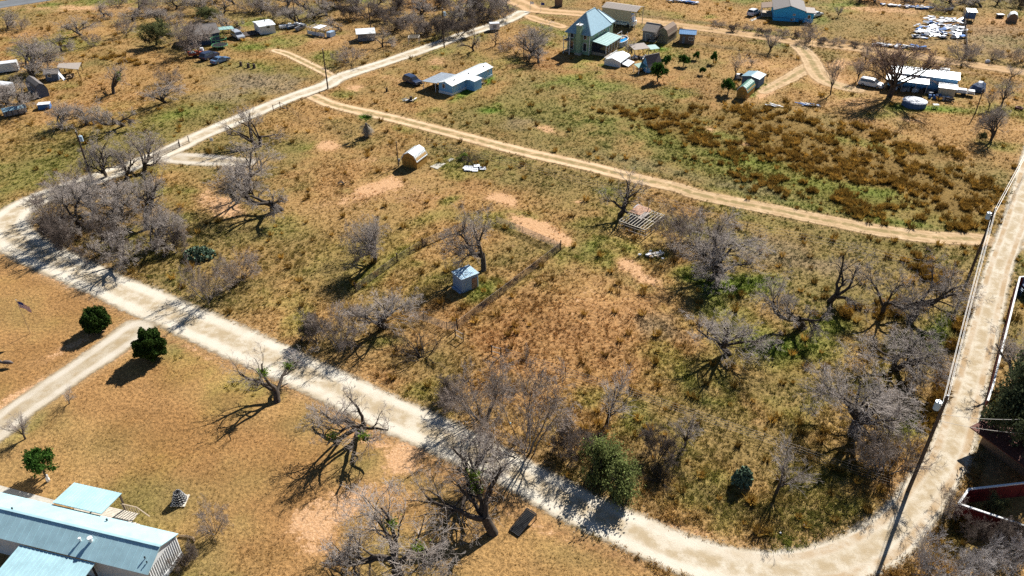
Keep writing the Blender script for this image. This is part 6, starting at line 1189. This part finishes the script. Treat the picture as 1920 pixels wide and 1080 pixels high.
# ================================================================== poles and wires
def pole(u, v, vt, label, r=.14, trans=None, arm=None, cat='utility pole', name='utility_pole', m='post_dark'):
    h = rise(u, v, vt); o = thing(name, label, cat, at(u, v)); MB().tube([(0,0,-.05),(0,0,h*.5),(0,0,h)],[r,r*.88,r*.7],8).build('pole', m, o)
    MB().tube([(0,0,h),(0,0,h+.06)],r*.5,6).build('cap', 'trim', o)
    if trans is not None:
        a = R(trans); x, y = .48*math.cos(a), .48*math.sin(a); MB().cyl(x,y,h-1.75,h-.85,.28,14).build('transformer', 'transformer', o); MB().cyl(x,y,h-.85,h-.62,.06,8).build('bushing', 'trim', o); MB().beam((0,0,h-1.2),(x,y,h-1.2),.08).build('bracket', 'wire', o)
    for zz in (.25, .9): MB().cyl(.0,r*.9,h-zz-.06,h-zz+.06,.07,6).build('insulator', 'trim', o)
    if arm: MB().beam((-arm,0,h-.5),(arm,0,h-.5),.09,.11).build('cross_arm', 'post_dark', o)
    return Vector((o.location.x, o.location.y, h))
pA = pole(1702,922,742,'tall dark utility pole with a transformer at the road bend',.19,160); pB = pole(1818,515,390,'dark utility pole with a transformer beside the lane junction',.19,150)
pL = pole(173,339,246,'leaning utility pole with a white transformer among the roadside trees',.17,0); p2 = pole(615,167,92,'plain dark utility pole at the corner of the sandy lane',.16); pN = pole(833,90,16,'tall utility pole with a transformer beside the gravel road and brush',.16,20)
p4 = pole(695,54,6,'slim utility pole standing in the brush behind the white roofed shack',.14); p5 = pole(557,56,-2,'utility pole beside the scrap boats',.14); pole(485,318,247,'thin dark pole in the big mesquite by the gravel pad',.1)
pole(747,311.5,266,'short service pole with a meter beside the barn shaped shed',.09); pole(923,142,108,'slim service pole at the end of the pale blue trailer house',.07); pole(982,107,71,'dark pole between the bare trees near the green house',.12); pole(1828,214,166,'dark yard pole beside the bare young trees',.12); pole(1806,62,16,'weathered pole at the wire fence by the small hut',.12)
mt = thing('meter_box', 'grey meter box on the short service pole', 'meter box', at(748.5,311.5)); MB().box(-.1,.25,-.12,.12,.9,1.4).build('box', 'wall_grey', mt); MB().box(-.02,.03,-.03,.03,0,.9).build('conduit', 'wall_grey', mt)
def cable(name, label, P, sag, r=.018, m='cable'):
    pts = []
    for a, b in zip(P[:-1], P[1:]):
        for i in range(15): t = i/14; q = a.lerp(b, t); q.z -= sag*4*t*(1-t); pts.append(q)
    o = link(name, MB().tube(pts, r, 4, False).build('x', m).data); bpy.data.objects.remove(bpy.data.objects['x']); return tag(o, label, 'cable', 'overhead cables')
far = at(1990,180); far.z = pB.z
for k, (dx, dz) in enumerate(((0,.1),(.2,-.5),(-.15,-1.1),(.05,-1.9))):
    off = Vector((dx,0,dz)); cable('power_line', ('top power cable strung between the two transformer poles at the road','second power cable strung between the transformer poles','third cable strung between the transformer poles','lowest telephone cable strung between the transformer poles')[k], [pA+off, pB+off, far+off], .5+.12*k, .02)
e1 = at(1960,860); e1.z = 6.0
cable('service_line', 'service cable crossing from the bend pole to the live oak', [pA+Vector((0,0,-2.2)), e1], .6); cable('service_line', 'lower service cable crossing from the bend pole to the red building', [pA+Vector((0,0,-3.0)), e1+Vector((2,-1,-1.5))], .7)
cable('power_line', 'power cable along the gravel road between the corner pole and the brush pole', [pL+Vector((0,0,.05)), p2+Vector((0,0,.05)), pN+Vector((0,0,.05))], .7, .014, 'wire')
cable('power_line', 'power cable over the brush towards the scrap boats', [pN+Vector((0,0,-.3)), p4, p5], .6, .014, 'wire')

# ================================================================== wire fences and gates
def wire_fence(name, label, pts, h=1.25, gap=3.0, wires=4, mesh=False, post='post_steel', pr=.035, wr=.009, big=None):
    P = [at(u, v) for u, v in pts]; o = thing(name, label, 'fence', P[0]); o0 = P[0]; shared = None
    pm = MB(); pm.tube([(0,0,-.1),(0,0,h+.1)], pr, 5); me = pm.build('post', post, o).data; first = [x for x in o.children][0]; placed = False
    bm_ = MB(); bm_.tube([(0,0,-.1),(0,0,h+.35)], .085, 7); bme = None
    for a, b in zip(P[:-1], P[1:]):
        d = b-a; n = max(1, int(round(d.length/gap)))
        for i in range(n+1):
            p = a+d*(i/n)-o0
            if big and i in (0, n):
                q = link('corner_post', bme, o) if bme else bm_.build('corner_post', 'post_dark', o); bme = q.data
            elif not placed: q = first; placed = True
            else: q = link('post', me, o)
            q.location = p; q.rotation_euler = (rnd.gauss(0,.03), rnd.gauss(0,.03), 0)
        if not placed: pass
        wm = MB()
        for k in range(wires): z = h*(.12+.86*k/(wires-1)); wm.beam(a-o0+Vector((0,0,z)), b-o0+Vector((0,0,z)), wr*2)
        if mesh:
            m_n = int(d.length/.28)
            for k in range(m_n): p = a+d*(k/m_n)-o0; wm.beam((p.x,p.y,.06),(p.x,p.y,h*.98), wr*1.6)
        w_ = wm.build('wire_mesh' if mesh else 'strand', 'fence_wire', o)
        if mesh: w_['kind'] = 'stuff'
    if not placed: bpy.data.objects.remove(first)
    return o
wire_fence('wire_fence', 'woven wire fence along the open side of the shed plot', [(858,617.5),(1051,469)], 1.35, 3.2, 9, True, wr=.018, big=1)
wire_fence('wire_fence', 'woven wire fence behind the tall double crowned mesquite', [(1051,469),(980,438),(930,418)], 1.2, 3.2, 8, True, wr=.016)
wire_fence('wire_fence', 'woven wire fence on the far side of the shed plot with black posts', [(668,548),(745,492),(792,463),(872,428)], 1.2, 3.2, 8, True, wr=.016, big=1)
wire_fence('wire_fence', 'sagging wire fence from the gate frame to the shed plot corner', [(858,617.5),(838,619),(795,603),(760,590)], 1.2, 2.6, 7, True, wr=.016)
wire_fence('wire_fence', 'barbed wire fence on thin posts across the olive lot to the bend pole', [(950,668),(1060,704),(1180,742),(1300,783),(1430,828),(1560,875),(1690,918)], 1.15, 4.0, 4, wr=.012)
wire_fence('wire_fence', 'barbed wire fence running along the sandy lane', [(800,270),(985,318),(1120,352),(1250,385),(1400,430),(1560,462),(1720,500)], 1.15, 5.0, 3, wr=.012)
wire_fence('wire_fence', 'wire fence between the gravel road and the brush', [(640,132),(720,104),(800,78),(870,55)], 1.2, 4.0, 4)
wire_fence('wire_fence', 'wire fence at the edge of the rough pasture behind the yards', [(1010,128),(1120,136),(1220,160),(1330,180),(1420,194)], 1.2, 4.0, 3)
wire_fence('wire_fence', 'wire fence beside the scrap pile running to the ditch', [(1806,24),(1809,60),(1812,102)], 1.3, 3.0, 5, True, wr=.012)
wire_fence('wire_fence', 'wire fence south of the corner lot along the sandy lane entrance', [(541,206),(560,222),(600,240),(660,256)], 1.15, 3.5, 3)
def gate(name, label, a, b, h, m='post_dark', n=3):
    A, rz, L = fr(a, b); o = thing(name, label, 'gate', A, rz)
    for x in (0, L): MB().tube([(x,0,-.1),(x,0,h)],.075,7).build('post', m, o)
    for k in range(n): MB().beam((.08,0,h*(.3+.55*k/max(1,n-1))),(L-.08,0,h*(.3+.55*k/max(1,n-1))),.06,.08).build('rail', 'timber_grey', o)
    return o
gate('gate_frame', 'short two rail gate frame at the corner of the wire fence', (854,632),(868.6,640.5), 1.35, n=2); gate('gate_frame', 'free standing gate frame alone on the brown lot', (922,663.5),(939,668), 1.35, n=2)
gate('pipe_fence', 'dark two post rail fence end beside the white gravel pad', (338,276),(355,268), 1.4, n=1); gate('pipe_gate', 'pale pipe gate across the gravel pad entrance', (284,303),(337,277), 1.2, 'post_steel', 5)
for a, b in (((513,209),(526,203)),((526,203),(539,208))): gate('rail_section', 'short dark rail fence at the lane corner', a, b, 1.4, n=2)['group'] = 'rail sections at the lane corner'
o = thing('mailbox_sign', 'small white sign on a post beside the white gravel pad', 'sign', at(399,274)); MB().tube([(0,0,-.05),(0,0,1.1)],.04,6).build('post', 'timber', o); MB().box(-.3,.3,-.03,.03,1.0,1.6).build('board', 'trim', o)

# ================================================================== small things
for u, v, vt, lb, h_ in ((186,619,581,'round clipped dark green juniper on the lawn, farther from the metal roofed home',30),(288,672,624,'round clipped dark green juniper beside the driveway mouth',34)): tree('juniper', u, v, vt, 24 if v < 640 else 27, lb, 'shrub')
tree('broadleaf', 86, 893, 845, 28, 'small dark leafy tree with a white figure at its foot', 'tree')
tree('dark_brush', 345, 1062, 1030, 15, 'dark shrub against the ribbed end wall of the metal roofed home', 'shrub')
def prickly(u, v, w_, h, n, label, seed):
    o = thing('prickly_pear', label, 'cactus', at(u, v)); r_ = np.random.default_rng(seed); V = []; F_ = []; KEEP_OUT.append((o.location.x, o.location.y, w_*.5))
    for i in range(n):
        a = r_.uniform(0, 6.283); q = math.sqrt(r_.random()); x, y = w_*.5*q*math.cos(a), w_*.36*q*math.sin(a); z = h*(1-q*q*.7)*r_.uniform(.1, 1.0); s_ = r_.uniform(.16, .27)
        ax_ = r_.normal(0, 1, 3); ax_[2] = abs(ax_[2])*.6+.9; ax_ /= np.linalg.norm(ax_); b = np.cross(ax_, r_.normal(0, 1, 3)); b /= np.linalg.norm(b); nn = np.cross(ax_, b); k = len(V)
        for sd in (-1, 1):
            for j in range(7): t = 2*math.pi*j/7; V.append(np.array((x,y,z+s_*.6))+ax_*s_*math.cos(t)+b*s_*.72*math.sin(t)+nn*.03*sd)
        F_.append([k+j for j in range(7)]); F_.append([k+7+j for j in range(7)][::-1]); F_ += [[k+j, k+(j+1) % 7, k+7+(j+1) % 7, k+7+j] for j in range(7)]
    me = bpy.data.meshes.new('pads'); me.from_pydata([tuple(p) for p in V], [], F_); me.materials.append(MATS['cactus']); link('pads', me, o)
    return o
prickly(375, 482, 4.6, 1.5, 320, 'big blue green prickly pear clump on the golden lot', 3); prickly(1390, 908, 2.0, 2.4, 240, 'tall dark prickly pear standing alone on the olive lot', 4)
prickly(590,620,1.4,.8,60,'small prickly pear at the roadside brush',6)
o = thing('palm_tree', 'small palm with a skirt of dead grey fronds and a green top', 'palm', at(688,256))
MB().tube([(0,0,-.1),(.05,0,1.2),(.1,.05,2.3)],[.3,.24,.2],8).build('trunk', 'bark_grey', o)
def fronds(nm, n, z0, z1, L, tilt, m, seed):
    r_ = np.random.default_rng(seed); V = []; F_ = []
    for i in range(n):
        a = r_.uniform(0, 6.283); z = r_.uniform(z0, z1); e = tilt*r_.uniform(.6, 1.2); c = np.array((.1,.05,z)); d = np.array((math.cos(a)*math.cos(e), math.sin(a)*math.cos(e), math.sin(e))); s_ = np.array((-math.sin(a), math.cos(a), 0))
        for j in range(-4, 5):
            dd = d+s_*j*.16; q = c+d*L*.35; k = len(V); V += [q-s_*.04, q+s_*.04, q+dd*L*.65*r_.uniform(.8,1.1)-np.array((0,0,.15*abs(j)*.2))]; F_.append((k,k+1,k+2))
        k = len(V); V += [c-s_*.03, c+s_*.03, c+d*L*.4]; F_.append((k,k+1,k+2))
    link(nm, np_mesh(nm, np.array(V), np.array(F_), m), o)
fronds('dead_skirt', 70, 1.5, 2.5, 1.7, -1.0, 'palm_dead', 1); fronds('green_fronds', 34, 2.5, 2.9, 1.6, .7, 'palm_green', 2); o.scale = (1.15,1.15,1.15)
# flag on a pole
o = thing('flag_pole', 'pale flag pole on the lawn with a striped red, white and blue flag', 'flag', at(57,625)); hF = rise(57,625,563); MB().tube([(0,0,0),(0,0,hF)],[.04,.025],8).build('pole', 'chrome', o); MB().tube([(0,0,hF),(0,0,hF+.08)],.05,6).build('finial', 'trim', o)
def fl(x, z): return (.05+x, .12*math.sin(x*4)+.06*math.sin(z*3), hF-.15-z-.55*x)
for k in range(13):
    z0, z1 = k*.075, (k+1)*.075; m_ = MB(); V = []
    xs_ = [i*.13 for i in range(11)]
    if k < 7: xs_ = [x for x in xs_ if x >= .52]
    for x in xs_: V += [fl(x, z0), fl(x, z1)]
    m_.add(V, [(2*i,2*i+2,2*i+3,2*i+1) for i in range(len(xs_)-1)]); m_.build('stripe', 'flag_red' if k % 2 == 0 else 'trim', o)
m_ = MB(); V = []
for x in (0,.13,.26,.39,.52): V += [fl(x, 0), fl(x, .525)]
m_.add(V, [(2*i,2*i+2,2*i+3,2*i+1) for i in range(4)]); m_.build('canton', 'flag_blue', o)
# yard ornaments
o = thing('yard_bird', 'dark metal bird ornament on the lawn below the flag pole', 'ornament', at(14,687)); MB().tube([(-.7,0,.55),(-.1,0,.65),(.5,0,.62),(.9,0,.5)],[.08,.24,.24,.05],8).build('body', 'post_steel', o, smooth=True); MB().tube([(-.45,0,.65),(-.75,0,1.1),(-.7,0,1.5),(-1.0,0,1.45)],[.12,.07,.08,.03],7).build('neck', 'post_steel', o); 
for s_ in (-.12,.12): MB().tube([(0,s_,.5),(.05,s_,0)],.025,5).build('leg', 'post_steel', o)
o = thing('tyre_cone', 'stacked cone of black tyres with white zigzag trim on a pallet', 'ornament', at(338,940)); 
for i in range(5): MB().rbox((-.75+.3*i+.15,0,.12),(.22,1.5,.05),0).build('pallet_board', 'timber_pale', o)
for s_ in (-.6,.6): MB().rbox((0,s_,.05),(1.5,.1,.09)).build('pallet_runner', 'timber', o)
for i in range(5):
    r_ = .56-.085*i; m_ = MB(); m_.tube([(r_*math.cos(a*.4488),r_*math.sin(a*.4488),.28+.24*i) for a in range(15)],.13,8,False); m_.build('tyre', 'rubber', o)
    m_ = MB(); m_.tube([((r_+.13)*math.cos(a*.2244),(r_+.13)*math.sin(a*.2244),.28+.24*i+(.09 if a % 2 else -.09)) for a in range(29)],.028,5,False); m_.build('trim', 'trim', o)
o = thing('garden_figure', 'small white garden figure at the foot of the dark leafy tree', 'figurine', at(91,902)); MB().tube([(0,0,0),(0,0,.3),(.02,0,.55),(.1,0,.72)],[.16,.18,.12,.06],8).build('body', 'trim', o, smooth=True); MB().tube([(.08,0,.7),(.12,0,.9)],[.09,.07],8).build('head', 'trim', o)
o = thing('netted_frame', 'black netted frame leaning beneath the large low forked mesquite', 'frame', at(964,1001), math.atan2((at(1003,962)-at(964,1001)).y, (at(1003,962)-at(964,1001)).x)); fw, fl_ = 1.1, 2.6
m_ = MB()
for p, q in (((0,-fw/2,.15),(fl_,-fw/2,.8)),((0,fw/2,.15),(fl_,fw/2,.8)),((0,-fw/2,.15),(0,fw/2,.15)),((fl_,-fw/2,.8),(fl_,fw/2,.8))): m_.beam(p, q, .07)
m_.build('frame', 'black', o); m_ = MB()
for i in range(19): t = i/18; m_.beam((fl_*t,-fw/2,.15+.65*t),(fl_*t,fw/2,.15+.65*t),.05)
for i in range(11): y = -fw/2+fw*i/10; m_.beam((0,y,.16),(fl_,y,.81),.05)
m_.build('net', 'black', o); MB().slab([(.05,-fw/2+.05,.1),(fl_*.96,-fw/2+.05,.72),(fl_*.96,fw/2-.05,.72),(.05,fw/2-.05,.1)],.02).build('lining', 'net', o)
posts(o, [(fl_,-fw/2),(fl_,fw/2)], .8, .04, 'black', 'leg'); posts(o, [(0,-fw/2),(0,fw/2)], .16, .04, 'black', 'leg')
o = thing('fallen_log', 'bent brown log lying beside the end wall of the metal roofed home', 'log', at(352,1012)); MB().tube([(-.9,.35,.12),(-.2,.3,.14),(.5,.1,.14),(.75,-.3,.12)],[.1,.13,.12,.08],8).build('log', 'wood_scrap', o, smooth=True)
o = thing('dead_limb', 'black dead branch pile lying on the golden lot west of the barn shaped shed', 'dead wood', at(645,345)); 
for i in range(7): a = rnd.uniform(0,6.28); MB().tube([(0,0,.1),(.6*math.cos(a),.6*math.sin(a),.5),(1.1*math.cos(a+.3),1.1*math.sin(a+.3),.35)],[.09,.06,.02],5).build('branch', 'black', o)
for u, v, lb in ((957,795,'pale blue bucket in the roadside brush'),(1463,1001,'white scrap of litter at the verge by the young tree'),(1508,986,'second white scrap of litter at the verge near the bend')):
    o = thing('litter', lb, 'litter', at(u, v)); MB().tube([(0,0,.02),(0,0,.18)],[.07,.09],8).build('bucket', 'white_scrap' if v > 900 else 'roof_steel', o)
for (u, v, lb) in ((994,20,'white flag on a thin pole at the far road junction'),(1014,22,'dark flag on a thin pole at the far road junction')):
    o = thing('entrance_flag', lb, 'flag', at(u, v)); MB().tube([(0,0,0),(0,0,2.6)],.05,6).build('pole', 'trim', o); MB().add([(.05,0,2.55),(1.0,.15,2.4),(1.0,.1,1.7),(.05,0,1.8)], [(0,1,2,3)]).build('cloth', 'trim' if u < 1000 else 'flag_blue', o)
# litter of loose stones along the gravel road edges
def stones():
    V0 = np.array([(1,0,0),(-1,0,0),(0,1,0),(0,-1,0),(0,0,1),(0,0,-1)], float)*np.array((.5,.4,.3)); F0 = np.array([(0,2,4),(2,1,4),(1,3,4),(3,0,4),(2,0,5),(1,2,5),(3,1,5),(0,3,5)])
    VV = []; FF = []; L = ROADS['gravel_road']['line']; Wd = ROADS['gravel_road']['wid']; n = 0
    for i in range(6000):
        k = rnd.randrange(1, len(L)-1); p = L[k]; d = (L[k+1]-L[k-1]).normalized(); s_ = rnd.choice((-1,1))*(Wd[k]/2+rnd.gauss(-.1,.45)); s = rnd.uniform(.05,.16); q = p+Vector((-d.y,d.x))*s_+d*rnd.uniform(-.5,.5)
        a = rnd.uniform(0,6.28); M = np.array([[math.cos(a),-math.sin(a),0],[math.sin(a),math.cos(a),0],[0,0,1]]); VV.append((V0*s*rng.uniform(.7,1.3,(6,1)))@M.T+np.array((q.x,q.y,.03))); FF.append(F0+n); n += 6
    tag(link('loose_stones', np_mesh('loose_stones', np.concatenate(VV), np.concatenate(FF), 'concrete')), 'pale loose stones along the gravel road edges', 'stones', kind='stuff')
stones()
# what is built onto a house belongs to it
def absorb(name, host, pre):
    t = bpy.data.objects[name]; h = bpy.data.objects[host]
    M = lambda q: Matrix.Translation(q.location) @ q.rotation_euler.to_matrix().to_4x4()
    for c in list(t.children):
        c.parent = h; c.matrix_parent_inverse = M(h).inverted() @ M(t)
        n_ = c.name.split('.')[0]; c.name = n_ if n_.startswith(pre) else pre+'_'+n_
    bpy.data.objects.remove(t)
for a in (('back_porch','metal_roofed_home','porch'),('front_porch','metal_roofed_home','front_porch'),('carport','mobile_home','carport'),('side_room','mobile_home','annexe'),('wooden_steps','mobile_home','stair'),('balcony','green_house','balcony'),('screened_porch','green_house','porch'),('porch_railing','green_house','stoop'),
          ('playhouse_porch','playhouse','porch'),('house_extension','bright_blue_house','extension'),('house_porch','bright_blue_house','porch'),('awning','trailer_home','awning'),('lean_to','navy_house','lean_to'),('wooden_deck','white_cabin','deck'),('shed_lean_to','slate_shed','lean_to')): absorb(*a)
finish_grass()
